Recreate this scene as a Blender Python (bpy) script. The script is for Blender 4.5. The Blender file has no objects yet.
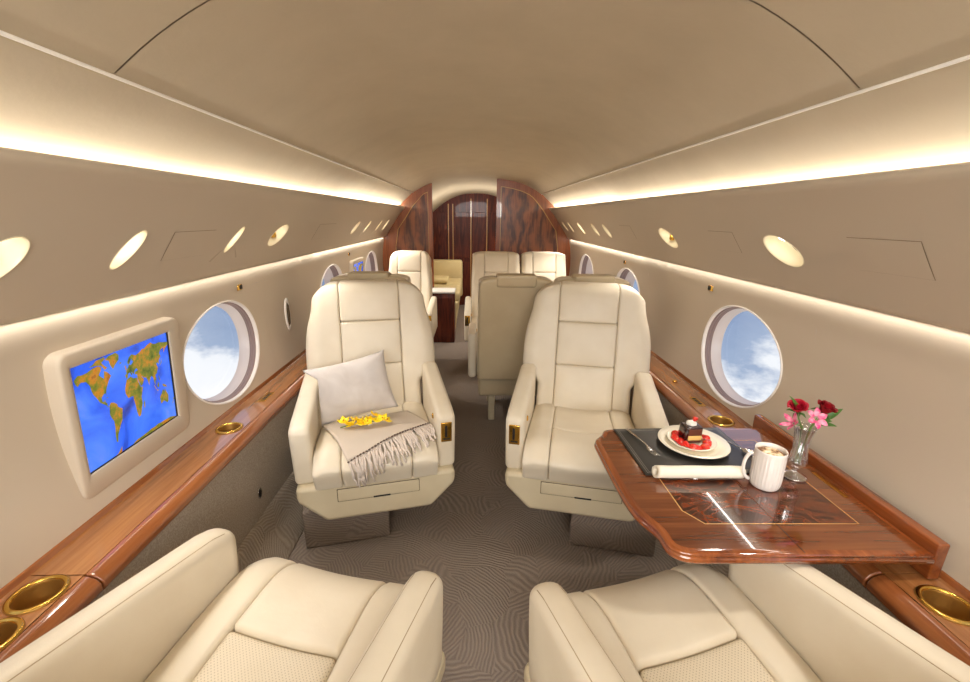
import bpy, bmesh, math, random
from math import sin, cos, pi, radians, atan2, sqrt
from mathutils import Vector, Matrix
from mathutils.geometry import tessellate_polygon

random.seed(7)
sc = bpy.context.scene
col = sc.collection

# ------------------------------------------------------------------ helpers
def lerp(a, b, t): return a + (b - a) * t
def clamp(v, a, b): return max(a, min(b, v))
def smooth(a, b, v):
    t = clamp((v - a) / (b - a), 0, 1); return t * t * (3 - 2 * t)
def srgb(r, g, b):
    def f(c):
        c /= 255.0
        return c / 12.92 if c <= 0.04045 else ((c + 0.055) / 1.055) ** 2.4
    return (f(r), f(g), f(b), 1.0)

class MB:
    """collects the faces of ONE mesh"""
    def __init__(s): s.v = []; s.f = []; s.m = []; s.mi = 0
    def add(s, vs, fs):
        b = len(s.v); s.v += [tuple(p) for p in vs]
        for f in fs: s.f.append(tuple(b + i for i in f)); s.m.append(s.mi)
    def map(s, fn, start=0):
        for i in range(start, len(s.v)): s.v[i] = tuple(fn(*s.v[i]))
    def build(s, name, mat, parent=None, flat=False, bevel=0, seg=3, loc=None, rot=None, sub=0, ang=None):
        me = bpy.data.meshes.new(name); me.from_pydata(s.v, [], s.f)
        mats = mat if isinstance(mat, (list, tuple)) else [mat]
        for m in mats: me.materials.append(m)
        for p, mi in zip(me.polygons, s.m): p.material_index = mi
        bm = bmesh.new(); bm.from_mesh(me)
        bmesh.ops.recalc_face_normals(bm, faces=bm.faces)
        if ang is not None:
            for e in bm.edges:
                e.smooth = not (len(e.link_faces) == 2 and e.calc_face_angle(0) > radians(ang))
        bm.to_mesh(me); bm.free()
        if not flat:
            for p in me.polygons: p.use_smooth = True
        o = bpy.data.objects.new(name, me); col.objects.link(o)
        if parent: o.parent = parent
        if loc: o.location = loc
        if rot: o.rotation_euler = rot
        if bevel:
            b = o.modifiers.new('bevel', 'BEVEL'); b.width = bevel; b.segments = seg
            b.limit_method = 'ANGLE'; b.angle_limit = radians(35); b.harden_normals = True
        if sub:
            b = o.modifiers.new('sub', 'SUBSURF'); b.levels = sub; b.render_levels = sub
        return o

def box(mb, x0, x1, y0, y1, z0, z1):
    v = [(x, y, z) for x in (x0, x1) for y in (y0, y1) for z in (z0, z1)]
    mb.add(v, [(0, 1, 3, 2), (4, 6, 7, 5), (0, 4, 5, 1), (2, 3, 7, 6), (0, 2, 6, 4), (1, 5, 7, 3)])

def prism(mb, poly, lo, hi, axis='z'):
    n = len(poly)
    def P(a, b, h):
        return (a, b, h) if axis == 'z' else (h, a, b) if axis == 'x' else (a, h, b)
    v = [P(a, b, lo) for a, b in poly] + [P(a, b, hi) for a, b in poly]
    f = [tuple(range(n))[::-1], tuple(range(n, 2 * n))] + [(i, (i + 1) % n, n + (i + 1) % n, n + i) for i in range(n)]
    mb.add(v, f)

def rbox(mb, c, size, r, n=(6, 6, 6), k=4, fn=None):
    """box with rounded edges and enough grid to be bent or puffed by fn(x,y,z)"""
    h = [s / 2 for s in size]; T = []
    for a in range(3):
        rr = min(r, h[a] * 0.98); t = []
        for i in range(k): t.append(-h[a] + rr * (1 - cos(i / k * pi / 2)) if i else -h[a])
        for i in range(n[a] + 1): t.append(lerp(-h[a] + rr, h[a] - rr, i / n[a]))
        for i in range(k - 1, -1, -1): t.append(h[a] - rr * (1 - cos(i / k * pi / 2)) if i else h[a])
        T.append(t)
    idx = {}; vs = []; fs = []
    N = [len(t) - 1 for t in T]
    def V(i, j, l):
        key = (i, j, l)
        if key not in idx:
            p = Vector((T[0][i], T[1][j], T[2][l]))
            q = Vector([clamp(p[a], -h[a] + min(r, h[a] * .98), h[a] - min(r, h[a] * .98)) for a in range(3)])
            d = p - q
            if d.length > 1e-9:
                dn = d.normalized(); rr = [min(r, h[a] * .98) for a in range(3)]
                p = q + Vector([dn[a] * rr[a] for a in range(3)])
            p = (p[0] + c[0], p[1] + c[1], p[2] + c[2])
            idx[key] = len(vs); vs.append(fn(*p) if fn else p)
        return idx[key]
    for a in range(3):
        b, d = (a + 1) % 3, (a + 2) % 3
        for e in (0, N[a]):
            for i in range(N[b]):
                for j in range(N[d]):
                    q = []
                    for (ii, jj) in ((i, j), (i + 1, j), (i + 1, j + 1), (i, j + 1)):
                        key = [0, 0, 0]; key[a] = e; key[b] = ii; key[d] = jj; q.append(V(*key))
                    fs.append(tuple(q))
    mb.add(vs, fs)

def tube(mb, pts, rad, seg=8, cap=True):
    pts = [Vector(p) for p in pts]; n = len(pts)
    if not isinstance(rad, (list, tuple)): rad = [rad] * n
    prev = None; vs = []; fs = []
    for i, p in enumerate(pts):
        t = (pts[min(i + 1, n - 1)] - pts[max(i - 1, 0)]).normalized()
        if prev is None:
            u = t.orthogonal().normalized()
        else:
            u = (prev - t * prev.dot(t)); u = u.normalized() if u.length > 1e-6 else t.orthogonal().normalized()
        prev = u; w = t.cross(u)
        for k in range(seg):
            a = 2 * pi * k / seg; vs.append(p + (u * cos(a) + w * sin(a)) * rad[i])
    for i in range(n - 1):
        for k in range(seg):
            fs.append((i * seg + k, i * seg + (k + 1) % seg, (i + 1) * seg + (k + 1) % seg, (i + 1) * seg + k))
    if cap: fs += [tuple(range(seg))[::-1], tuple(range((n - 1) * seg, n * seg))]
    mb.add(vs, fs)

def lathe(mb, prof, seg=32, c=(0, 0, 0), flute=None, closed=False, cap=True):
    vs = []; fs = []; n = len(prof)
    for (r, z) in prof:
        for k in range(seg):
            a = 2 * pi * k / seg; rr = r * (flute(a, z) if flute else 1)
            vs.append((c[0] + rr * cos(a), c[1] + rr * sin(a), c[2] + z))
    m = n if closed else n - 1
    for i in range(m):
        for k in range(seg):
            j = (i + 1) % n
            fs.append((i * seg + k, i * seg + (k + 1) % seg, j * seg + (k + 1) % seg, j * seg + k))
    if not closed and cap:
        if prof[0][0] > 1e-6: fs.append(tuple(range(seg))[::-1])
        if prof[-1][0] > 1e-6: fs.append(tuple(range((n - 1) * seg, n * seg)))
    mb.add(vs, fs)

def tag(o, label, cat=None, group=None, kind=None):
    o['label'] = label
    if cat: o['category'] = cat
    if group: o['group'] = group
    if kind: o['kind'] = kind
    return o
def thing(name, label, cat, loc=(0, 0, 0), rz=0, group=None):
    o = bpy.data.objects.new(name, None); col.objects.link(o)
    o.empty_display_size = .05
    o.location = loc; o.rotation_euler = (0, 0, rz)
    return tag(o, label, cat, group)
def struct(o, label, cat): return tag(o, label, cat, kind='structure')

# ------------------------------------------------------------------ materials
class NT:
    def __init__(s, name):
        s.m = bpy.data.materials.new(name); s.m.use_nodes = True
        s.t = s.m.node_tree; s.b = s.t.nodes['Principled BSDF']
    def n(s, typ, **kw):
        nd = s.t.nodes.new(typ)
        for k, v in kw.items():
            if k.startswith('_'): setattr(nd, k[1:], v)
            else: nd.inputs[k].default_value = v
        return nd
    def l(s, a, b): s.t.links.new(a, b)
    def set(s, **kw):
        for k, v in kw.items(): s.b.inputs[k.replace('_', ' ')].default_value = v
    def coords(s, scale=(1, 1, 1), rot=(0, 0, 0)):
        tc = s.n('ShaderNodeTexCoord'); mp = s.n('ShaderNodeMapping')
        mp.inputs['Scale'].default_value = scale; mp.inputs['Rotation'].default_value = rot
        s.l(tc.outputs['Object'], mp.inputs['Vector']); return mp.outputs['Vector']
    def ramp(s, fac, stops):
        r = s.n('ShaderNodeValToRGB'); cr = r.color_ramp
        while len(cr.elements) < len(stops): cr.elements.new(.5)
        for e, (p, c) in zip(cr.elements, stops): e.position = p; e.color = c
        s.l(fac, r.inputs['Fac']); return r.outputs['Color']
    def bump(s, h, strength=.1, dist=.002):
        b = s.n('ShaderNodeBump', Strength=strength, Distance=dist); s.l(h, b.inputs['Height'])
        s.l(b.outputs['Normal'], s.b.inputs['Normal'])

def plain(name, c, rough=.5, metal=0, coat=0, bump=None, spec=.5):
    t = NT(name); t.set(Base_Color=c, Roughness=rough, Metallic=metal, Coat_Weight=coat)
    t.b.inputs['Specular IOR Level'].default_value = spec
    if bump:
        v = t.coords((1, 1, 1)); nz = t.n('ShaderNodeTexNoise', Scale=bump[0], Detail=3); t.l(v, nz.inputs['Vector'])
        t.bump(nz.outputs['Fac'], bump[1], .002)
    return t.m

def leather(name, c, c2, perforated=False):
    t = NT(name); t.set(Roughness=.42); t.b.inputs['Specular IOR Level'].default_value = .4
    v = t.coords()
    nz = t.n('ShaderNodeTexNoise', Scale=6, Detail=4); t.l(v, nz.inputs['Vector'])
    base = t.ramp(nz.outputs['Fac'], [(.35, c2), (.7, c)])
    vo = t.n('ShaderNodeTexVoronoi', Scale=420); t.l(v, vo.inputs['Vector'])
    wr = t.n('ShaderNodeTexNoise', Scale=28, Detail=3, Roughness=.6); t.l(v, wr.inputs['Vector'])
    ma = t.n('ShaderNodeMath', _operation='MULTIPLY_ADD'); ma.inputs[1].default_value = .12
    t.l(vo.outputs['Distance'], ma.inputs[0]); t.l(wr.outputs['Fac'], ma.inputs[2])
    t.bump(ma.outputs[0], .16, .004)
    if perforated:
        sp = t.n('ShaderNodeSeparateXYZ'); t.l(v, sp.inputs[0]); ds = []
        for ax, off in (('X', 0), ('Y', 0)):
            m1 = t.n('ShaderNodeMath', _operation='MULTIPLY'); m1.inputs[1].default_value = 2 * pi / .0085
            t.l(sp.outputs[ax], m1.inputs[0])
            m2 = t.n('ShaderNodeMath', _operation='SINE'); t.l(m1.outputs[0], m2.inputs[0]); ds.append(m2.outputs[0])
        mm = t.n('ShaderNodeMath', _operation='MULTIPLY'); t.l(ds[0], mm.inputs[0]); t.l(ds[1], mm.inputs[1])
        gt = t.n('ShaderNodeMapRange'); gt.inputs['From Min'].default_value = .5; gt.inputs['From Max'].default_value = .8
        gt.inputs['To Max'].default_value = .55
        t.l(mm.outputs[0], gt.inputs['Value'])
        mx = t.n('ShaderNodeMixRGB', _blend_type='MULTIPLY'); mx.inputs['Color2'].default_value = srgb(150, 130, 105)
        t.l(gt.outputs[0], mx.inputs['Fac']); t.l(base, mx.inputs['Color1']); base = mx.outputs['Color']
    t.l(base, t.b.inputs['Base Color']); return t.m

def wood(name, stops, scale=(3, 3, 3), along=1, rough=.12, coat=1, distort=1.2, fig=0.0, det=6, rot=(0, 0, 0), spec=.5, seedoff=0):
    t = NT(name); t.set(Roughness=rough, Coat_Weight=coat, Coat_Roughness=.03)
    t.b.inputs['Specular IOR Level'].default_value = spec
    s = [14, 14, 14]; s[along] = .9
    v = t.coords([a * b / 3 for a, b in zip(s, scale)], rot)
    nz = t.n('ShaderNodeTexNoise', Scale=1.6, Detail=det, Roughness=.62 if det > 3 else .45, Distortion=distort); t.l(v, nz.inputs['Vector'])
    v2 = t.coords([(60 if i != along else 2.5) for i in range(3)], rot)
    n2 = t.n('ShaderNodeTexNoise', Scale=2.0, Detail=3); t.l(v2, n2.inputs['Vector'])
    ad = t.n('ShaderNodeMath', _operation='MULTIPLY_ADD'); ad.inputs[1].default_value = .35
    t.l(n2.outputs['Fac'], ad.inputs[0]); t.l(nz.outputs['Fac'], ad.inputs[2])
    fac = ad.outputs[0]
    if fig:
        v3 = t.coords((1, 1, 1), rot)
        wv = t.n('ShaderNodeTexWave', Scale=fig, Distortion=9, Detail=3)
        wv.inputs['Detail Scale'].default_value = 1.2
        t.l(v3, wv.inputs['Vector'])
        a2 = t.n('ShaderNodeMath', _operation='MULTIPLY_ADD'); a2.inputs[1].default_value = .3
        t.l(wv.outputs['Fac'], a2.inputs[0]); t.l(fac, a2.inputs[2])
        a3 = t.n('ShaderNodeMath', _operation='SUBTRACT'); a3.inputs[1].default_value = .15; t.l(a2.outputs[0], a3.inputs[0]); fac = a3.outputs[0]
    t.l(t.ramp(fac, stops), t.b.inputs['Base Color']); return t.m

def emit(name, c, strength):
    t = NT(name); t.set(Base_Color=(0, 0, 0, 1)); t.b.inputs['Emission Color'].default_value = c
    t.b.inputs['Emission Strength'].default_value = strength; return t.m

M = {}
M['leather'] = leather('cream_leather', srgb(226, 216, 196), srgb(218, 206, 184))
M['leather_perf'] = leather('perforated_leather', srgb(222, 210, 187), srgb(214, 201, 176), True)
M['leather_back'] = leather('tan_leather', srgb(200, 184, 152), srgb(192, 174, 142))
M['groove'] = plain('seam_shadow', srgb(96, 80, 58), .8)
M['wall'] = plain('wall_panel', srgb(206, 193, 174), .55, bump=(300, .03))
M['valance'] = plain('valance_panel', srgb(196, 183, 164), .5, bump=(250, .04))
t = NT('ceiling_suede'); t.set(Roughness=.85)
v = t.coords(); nz = t.n('ShaderNodeTexNoise', Scale=5, Detail=5, Roughness=.6); t.l(v, nz.inputs['Vector'])
t.l(t.ramp(nz.outputs['Fac'], [(.3, srgb(190, 177, 153)), (.72, srgb(198, 185, 161))]), t.b.inputs['Base Color'])
n2 = t.n('ShaderNodeTexNoise', Scale=70, Detail=4); t.l(v, n2.inputs['Vector']); t.bump(n2.outputs['Fac'], .12, .004)
M['ceiling'] = t.m
M['white_trim'] = plain('white_trim', srgb(250, 246, 238), .5)
M['line'] = plain('panel_gap', srgb(146, 130, 108), .8)
M['dark'] = plain('dark_recess', srgb(22, 18, 15), .6)
M['brass'] = plain('polished_brass', srgb(222, 178, 84), .22, 1)
M['gold_in'] = plain('brushed_gold', srgb(172, 128, 62), .42, .7, bump=(90, .5))
M['chrome'] = plain('polished_steel', srgb(215, 215, 215), .12, 1)
M['seam_thread'] = plain('seam_thread', srgb(176, 156, 124), .8)
M['shell'] = leather('shell_leather', srgb(208, 195, 166), srgb(200, 186, 156))

def carpet(name, c1, c2, c3):
    t = NT(name); t.set(Roughness=.95); t.b.inputs['Specular IOR Level'].default_value = .1
    v = t.coords()
    wb = t.n('ShaderNodeTexNoise', Scale=9, Detail=2); t.l(v, wb.inputs['Vector'])
    mixv = t.n('ShaderNodeVectorMath', _operation='MULTIPLY_ADD'); mixv.inputs[1].default_value = (.03, .03, .03)
    t.l(wb.outputs['Color'], mixv.inputs[0]); t.l(v, mixv.inputs[2])
    vo = t.n('ShaderNodeTexVoronoi', Scale=6.5); t.l(mixv.outputs[0], vo.inputs['Vector'])
    off = t.n('ShaderNodeVectorMath', _operation='MULTIPLY_ADD'); off.inputs[1].default_value = (.9, .9, .9)
    t.l(vo.outputs['Color'], off.inputs[0]); t.l(vo.outputs['Position'], off.inputs[2])
    sub = t.n('ShaderNodeVectorMath', _operation='SUBTRACT'); sub.inputs[1].default_value = (.45, .45, .45)
    t.l(off.outputs[0], sub.inputs[0])
    d = t.n('ShaderNodeVectorMath', _operation='DISTANCE'); t.l(mixv.outputs[0], d.inputs[0]); t.l(sub.outputs[0], d.inputs[1])
    m1 = t.n('ShaderNodeMath', _operation='MULTIPLY'); m1.inputs[1].default_value = 2 * pi / .0115; t.l(d.outputs['Value'], m1.inputs[0])
    m2 = t.n('ShaderNodeMath', _operation='SINE'); t.l(m1.outputs[0], m2.inputs[0])
    mr = t.n('ShaderNodeMapRange'); mr.inputs['From Min'].default_value = -1; t.l(m2.outputs[0], mr.inputs['Value'])
    fz = t.n('ShaderNodeTexNoise', Scale=260, Detail=2); t.l(v, fz.inputs['Vector'])
    ad = t.n('ShaderNodeMath', _operation='MULTIPLY_ADD'); ad.inputs[1].default_value = .5
    t.l(fz.outputs['Fac'], ad.inputs[0])
    sc_ = t.n('ShaderNodeMath', _operation='MULTIPLY'); sc_.inputs[1].default_value = .50; t.l(mr.outputs[0], sc_.inputs[0])
    t.l(sc_.outputs[0], ad.inputs[2])
    t.l(t.ramp(ad.outputs[0], [(.12, c1), (.5, c2), (.95, c3)]), t.b.inputs['Base Color'])
    t.bump(ad.outputs[0], .7, .006); return t.m
M['carpet'] = carpet('taupe_carpet', srgb(124, 111, 102), srgb(140, 127, 116), srgb(154, 141, 130))
M['carpet_lt'] = carpet('side_carpet', srgb(150, 138, 124), srgb(172, 159, 144), srgb(190, 177, 161))
t = NT('grey_ribbed_fabric'); t.set(Roughness=.9); t.b.inputs['Specular IOR Level'].default_value = .15
v = t.coords((1, 1, 1)); nz = t.n('ShaderNodeTexNoise', Scale=220, Detail=2); t.l(v, nz.inputs['Vector'])
t.l(t.ramp(nz.outputs['Fac'], [(.3, srgb(150, 138, 124)), (.7, srgb(184, 172, 156))]), t.b.inputs['Base Color']); t.bump(nz.outputs['Fac'], .4, .003)
M['fabric'] = t.m
M['ledge'] = wood('cherry_ledge', [(.35, srgb(92, 52, 24)), (.62, srgb(150, 95, 52)), (.9, srgb(184, 126, 76))], along=1, distort=.4)
M['ledge_nose'] = wood('ledge_nosing', [(.35, srgb(92, 48, 22)), (.62, srgb(140, 80, 42)), (.9, srgb(165, 102, 58))], along=1, distort=.4)
M['table'] = wood('mahogany_table', [(.35, srgb(66, 32, 15)), (.6, srgb(104, 55, 28)), (.9, srgb(134, 78, 42))], along=0, distort=.3)
M['table_edge'] = wood('mahogany_edge', [(.35, srgb(78, 34, 14)), (.6, srgb(122, 60, 26)), (.9, srgb(160, 88, 42))], along=1, distort=.3)
M['burl'] = wood('flame_mahogany', [(.42, srgb(20, 7, 4)), (.54, srgb(54, 20, 8)), (.64, srgb(116, 52, 20)), (.78, srgb(48, 17, 7))], along=0, distort=2.6, scale=(13, 1.5, 3), det=3)
M['bulkhead'] = wood('bulkhead_wood', [(.35, srgb(92, 44, 20)), (.62, srgb(140, 76, 38)), (.9, srgb(168, 98, 54))], along=2, distort=.6, rough=.3, coat=.3)
M['flame'] = wood('bulkhead_flame', [(.3, srgb(44, 18, 10)), (.55, srgb(90, 44, 22)), (.85, srgb(150, 86, 46))], along=2, distort=3, fig=2.5, scale=(1.8, 3, 3.4), rough=.3, coat=.3)
M['dark_wood'] = wood('dark_mahogany', [(.3, srgb(34, 10, 6)), (.6, srgb(74, 26, 15)), (.9, srgb(118, 52, 28))], along=2, distort=2.2, scale=(1.6, 3, 3), rough=.38, coat=.12, spec=.3)
M['inlay'] = plain('maple_inlay', srgb(206, 160, 96), .25, coat=1)
M['placemat'] = plain('dark_leather', srgb(40, 38, 36), .28, bump=(90, .12))
M['stitch'] = plain('pale_stitching', srgb(150, 146, 138), .7)
M['china'] = plain('cream_china', srgb(240, 232, 212), .18, coat=.6)
M['china_w'] = plain('white_china', srgb(236, 230, 224), .2, coat=.5)
M['linen'] = plain('ivory_linen', srgb(240, 232, 214), .85, bump=(200, .15))
t = NT('strawberry_flesh'); t.set(Roughness=.22, Coat_Weight=.5)
v = t.coords(); vo = t.n('ShaderNodeTexVoronoi', Scale=170); t.l(v, vo.inputs['Vector'])
t.l(t.ramp(vo.outputs['Distance'], [(.1, srgb(240, 150, 70)), (.28, srgb(206, 22, 18)), (.8, srgb(222, 40, 28))]), t.b.inputs['Base Color'])
M['berry'] = t.m
M['berry_cut'] = plain('strawberry_cut', srgb(238, 92, 70), .3, coat=.4)
M['choc'] = plain('dark_chocolate', srgb(44, 18, 16), .16, coat=.7)
M['mousse'] = plain('chocolate_mousse', srgb(96, 48, 28), .6, bump=(150, .3))
M['sponge'] = plain('vanilla_sponge', srgb(232, 196, 118), .8, bump=(200, .5))
M['cream'] = plain('whipped_cream', srgb(250, 246, 238), .4)
t = NT('coffee_froth'); t.set(Roughness=.6); v = t.coords(); nz = t.n('ShaderNodeTexNoise', Scale=70, Detail=4); t.l(v, nz.inputs['Vector'])
t.l(t.ramp(nz.outputs['Fac'], [(.4, srgb(120, 72, 30)), (.52, srgb(226, 196, 150)), (.68, srgb(250, 238, 215))]), t.b.inputs['Base Color']); t.bump(nz.outputs['Fac'], .5, .004); M['froth'] = t.m
t = NT('cut_glass'); t.t.nodes.remove(t.b); out = t.t.nodes['Material Output']
tr = t.n('ShaderNodeBsdfTransparent', Color=(.93, .95, .97, 1)); gl = t.n('ShaderNodeBsdfGlossy', Roughness=.04, Color=(1, 1, 1, 1)); lw = t.n('ShaderNodeLayerWeight', Blend=.55); mx = t.n('ShaderNodeMixShader')
mr = t.n('ShaderNodeMapRange'); mr.inputs['To Min'].default_value = .16; mr.inputs['To Max'].default_value = .7
t.l(lw.outputs['Facing'], mr.inputs['Value']); t.l(mr.outputs[0], mx.inputs['Fac'])
t.l(tr.outputs[0], mx.inputs[1]); t.l(gl.outputs[0], mx.inputs[2]); t.l(mx.outputs[0], out.inputs['Surface']); M['glass'] = t.m
M['rose'] = plain('red_rose', srgb(150, 8, 28), .55, bump=(120, .2))
M['rose2'] = plain('pink_rose', srgb(190, 14, 50), .55, bump=(120, .2))
t = NT('pink_petal'); t.set(Roughness=.5); v = t.coords(); nz = t.n('ShaderNodeTexNoise', Scale=90); t.l(v, nz.inputs['Vector'])
t.l(t.ramp(nz.outputs['Fac'], [(.35, srgb(226, 60, 128)), (.65, srgb(250, 170, 196))]), t.b.inputs['Base Color']); M['pink'] = t.m
M['leaf'] = plain('green_leaf', srgb(70, 112, 40), .45)
M['stemg'] = plain('green_stem', srgb(104, 138, 62), .5)
M['yellow'] = plain('yellow_petal', srgb(255, 226, 30), .5)
M['yellow_d'] = plain('orange_centre', srgb(206, 120, 10), .6)
t = NT('pillow_cloth'); t.set(Roughness=.8); t.b.inputs['Sheen Weight'].default_value = .3
v = t.coords(); nz = t.n('ShaderNodeTexNoise', Scale=9, Detail=4, Distortion=.8); t.l(v, nz.inputs['Vector'])
t.l(t.ramp(nz.outputs['Fac'], [(.3, srgb(196, 188, 182)), (.7, srgb(212, 206, 202))]), t.b.inputs['Base Color']); t.bump(nz.outputs['Fac'], .3, .012); M['pillow'] = t.m
M['throw'] = plain('cashmere_throw', srgb(200, 187, 172), .9, bump=(240, .2))
M['fringe'] = plain('fringe_yarn', srgb(206, 193, 182), .9)
M['fringe_d'] = plain('fringe_stitch', srgb(92, 72, 62), .9)
M['sofa'] = leather('sofa_fabric', srgb(226, 210, 160), srgb(214, 196, 146))
M['lens'] = emit('warm_lamp', (1, .95, .84, 1), 7)
M['bezel'] = plain('lamp_cup', srgb(240, 228, 198), .35)
M['gasket'] = plain('window_gasket', srgb(150, 128, 122), .5)
M['reveal'] = plain('window_reveal', srgb(226, 216, 210), .4)
M['rim'] = plain('window_rim', srgb(246, 240, 232), .3)
# window pane: thin clear sheet with a faint reflection
t = NT('window_glass'); t.t.nodes.remove(t.b); out = t.t.nodes['Material Output']
tr = t.n('ShaderNodeBsdfTransparent'); gl = t.n('ShaderNodeBsdfGlossy', Roughness=.02); mx = t.n('ShaderNodeMixShader', Fac=.05)
t.l(tr.outputs[0], mx.inputs[1]); t.l(gl.outputs[0], mx.inputs[2]); t.l(mx.outputs[0], out.inputs['Surface']); M['pane'] = t.m
# map screen
t = NT('screen_ocean'); t.set(Roughness=.2, Base_Color=(0, 0, 0, 1))
v = t.coords(); nz = t.n('ShaderNodeTexNoise', Scale=7, Detail=5, Distortion=.6); t.l(v, nz.inputs['Vector'])
c = t.ramp(nz.outputs['Fac'], [(.28, srgb(8, 28, 120)), (.42, srgb(36, 96, 240)), (.6, srgb(70, 130, 255)), (.78, srgb(120, 150, 235))])
t.l(c, t.b.inputs['Emission Color']); t.b.inputs['Emission Strength'].default_value = .95; M['ocean'] = t.m
t = NT('screen_land'); t.set(Roughness=.3, Base_Color=(0, 0, 0, 1))
v = t.coords(); nz = t.n('ShaderNodeTexNoise', Scale=22, Detail=5, Roughness=.7); t.l(v, nz.inputs['Vector'])
c = t.ramp(nz.outputs['Fac'], [(.3, srgb(50, 78, 20)), (.46, srgb(122, 128, 34)), (.58, srgb(206, 132, 32)), (.7, srgb(150, 84, 24)), (.8, srgb(232, 178, 84))])
t.l(c, t.b.inputs['Emission Color']); t.b.inputs['Emission Strength'].default_value = .9; M['land'] = t.m

# ------------------------------------------------------------------ world: above the clouds
w = bpy.data.worlds.new('sky'); sc.world = w; w.use_nodes = True; wt = w.node_tree
bg = wt.nodes['Background']
tc = wt.nodes.new('ShaderNodeTexCoord'); sp = wt.nodes.new('ShaderNodeSeparateXYZ'); wt.links.new(tc.outputs['Generated'], sp.inputs[0])
nz = wt.nodes.new('ShaderNodeTexNoise'); nz.inputs['Scale'].default_value = 4.2; nz.inputs['Detail'].default_value = 6; nz.inputs['Roughness'].default_value = .6
mp = wt.nodes.new('ShaderNodeMapping'); mp.inputs['Scale'].default_value = (1, 1, 1.9); mp.inputs['Location'].default_value = (.4, .1, .2)
wt.links.new(tc.outputs['Generated'], mp.inputs['Vector']); wt.links.new(mp.outputs[0], nz.inputs['Vector'])
a = wt.nodes.new('ShaderNodeMath'); a.operation = 'MULTIPLY_ADD'; a.inputs[1].default_value = .55
wt.links.new(nz.outputs['Fac'], a.inputs[0]); 
mneg = wt.nodes.new('ShaderNodeMath'); mneg.operation = 'MULTIPLY'; mneg.inputs[1].default_value = -1.55
wt.links.new(sp.outputs['Z'], mneg.inputs[0]); wt.links.new(mneg.outputs[0], a.inputs[2])
cr = wt.nodes.new('ShaderNodeValToRGB'); e = cr.color_ramp
for _ in range(3): e.elements.new(.5)
for el, (p, c) in zip(e.elements, [(.0, srgb(212, 218, 246)), (.46, srgb(126, 148, 186)), (.665, srgb(158, 176, 204)), (.725, srgb(236, 240, 246)), (1.0, srgb(253, 253, 255))]):
    el.position = p; el.color = c
wt.links.new(a.outputs[0], cr.inputs['Fac']); wt.links.new(cr.outputs['Color'], bg.inputs['Color'])
bg.inputs['Strength'].default_value = 1.0

# ------------------------------------------------------------------ camera
F = 430.0; PITCH, YAW, ROLL = 0.2821, 0.0286, 0.0119
def inv(x, y, z):
    c, s = cos(PITCH), sin(PITCH); y, z = c * y + s * z, -s * y + c * z
    c, s = cos(YAW), sin(YAW); x, y = c * x + s * y, -s * x + c * y
    return Vector((x, y, z))
right = inv(cos(ROLL), 0, sin(ROLL)); up = inv(-sin(ROLL), 0, cos(ROLL)); fwd = inv(0, 1, 0)
cam = bpy.data.cameras.new('camera'); camo = bpy.data.objects.new('camera', cam); col.objects.link(camo)
cam.sensor_width = 36; cam.lens = 36 * F / 970; cam.clip_start = .02
mat = Matrix.Identity(4)
for i in range(3):
    mat[i][0] = right[i]; mat[i][1] = up[i]; mat[i][2] = -fwd[i]
mat[0][3], mat[1][3], mat[2][3] = -.042, 0, 1.40
camo.matrix_world = mat; sc.camera = camo

# ------------------------------------------------------------------ room shell
Y0, Y1, Y2 = -1.7, 5.04, 6.95            # front wall, bulkhead, aft wall
def catmull(pts, n):
    out = []
    for i in range(len(pts) - 1):
        p0 = pts[max(i - 1, 0)]; p1 = pts[i]; p2 = pts[i + 1]; p3 = pts[min(i + 2, len(pts) - 1)]
        for k in range(n):
            t = k / n
            out.append(tuple(.5 * ((2 * p1[a]) + (-p0[a] + p2[a]) * t + (2 * p0[a] - 5 * p1[a] + 4 * p2[a] - p3[a]) * t * t + (-p0[a] + 3 * p1[a] - 3 * p2[a] + p3[a]) * t ** 3) for a in range(2)))
    out.append(tuple(pts[-1])); return out
class Prof:
    """cross-section curve (x,z) by arc length"""
    def __init__(s, pts, n=6):
        s.p = catmull(pts, n); s.d = [0]
        for a, b in zip(s.p, s.p[1:]): s.d.append(s.d[-1] + math.dist(a, b))
        s.L = s.d[-1]
    def at(s, d):
        d = clamp(d, 0, s.L)
        for i in range(len(s.p) - 1):
            if d <= s.d[i + 1] or i == len(s.p) - 2:
                t = (d - s.d[i]) / (s.d[i + 1] - s.d[i]); a, b = s.p[i], s.p[i + 1]
                return lerp(a[0], b[0], t), lerp(a[1], b[1], t)
    def nrm(s, d):                      # inward normal (towards the cabin axis) for the +x side
        a = s.at(max(d - .01, 0)); b = s.at(min(d + .01, s.L)); tx, tz = b[0] - a[0], b[1] - a[1]; l = math.hypot(tx, tz)
        return (-tz / l, tx / l)
    def atz(s, z):
        for i in range(len(s.p) - 1):
            z0, z1 = s.p[i][1], s.p[i + 1][1]
            if min(z0, z1) <= z <= max(z0, z1) and z0 != z1: return lerp(s.d[i], s.d[i + 1], (z - z0) / (z1 - z0))
        return 0
WALLP = Prof([(1.055, .575), (1.068, .66), (1.084, .80), (1.086, .92), (1.076, 1.04), (1.06, 1.12), (1.058, 1.172)])
VALP = Prof([(1.060, 1.166), (1.046, 1.166), (1.030, 1.176), (1.022, 1.19), (.985, 1.25), (.935, 1.322), (.885, 1.395), (.838, 1.452), (.812, 1.478), (.806, 1.492), (.812, 1.500), (.83, 1.497), (.845, 1.47)], 5)
def taper(x, y, z):
    return z - .012 * max(y, 0) * max(0, 1 - (x / .74) ** 2) if z > 1.6 else z
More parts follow.
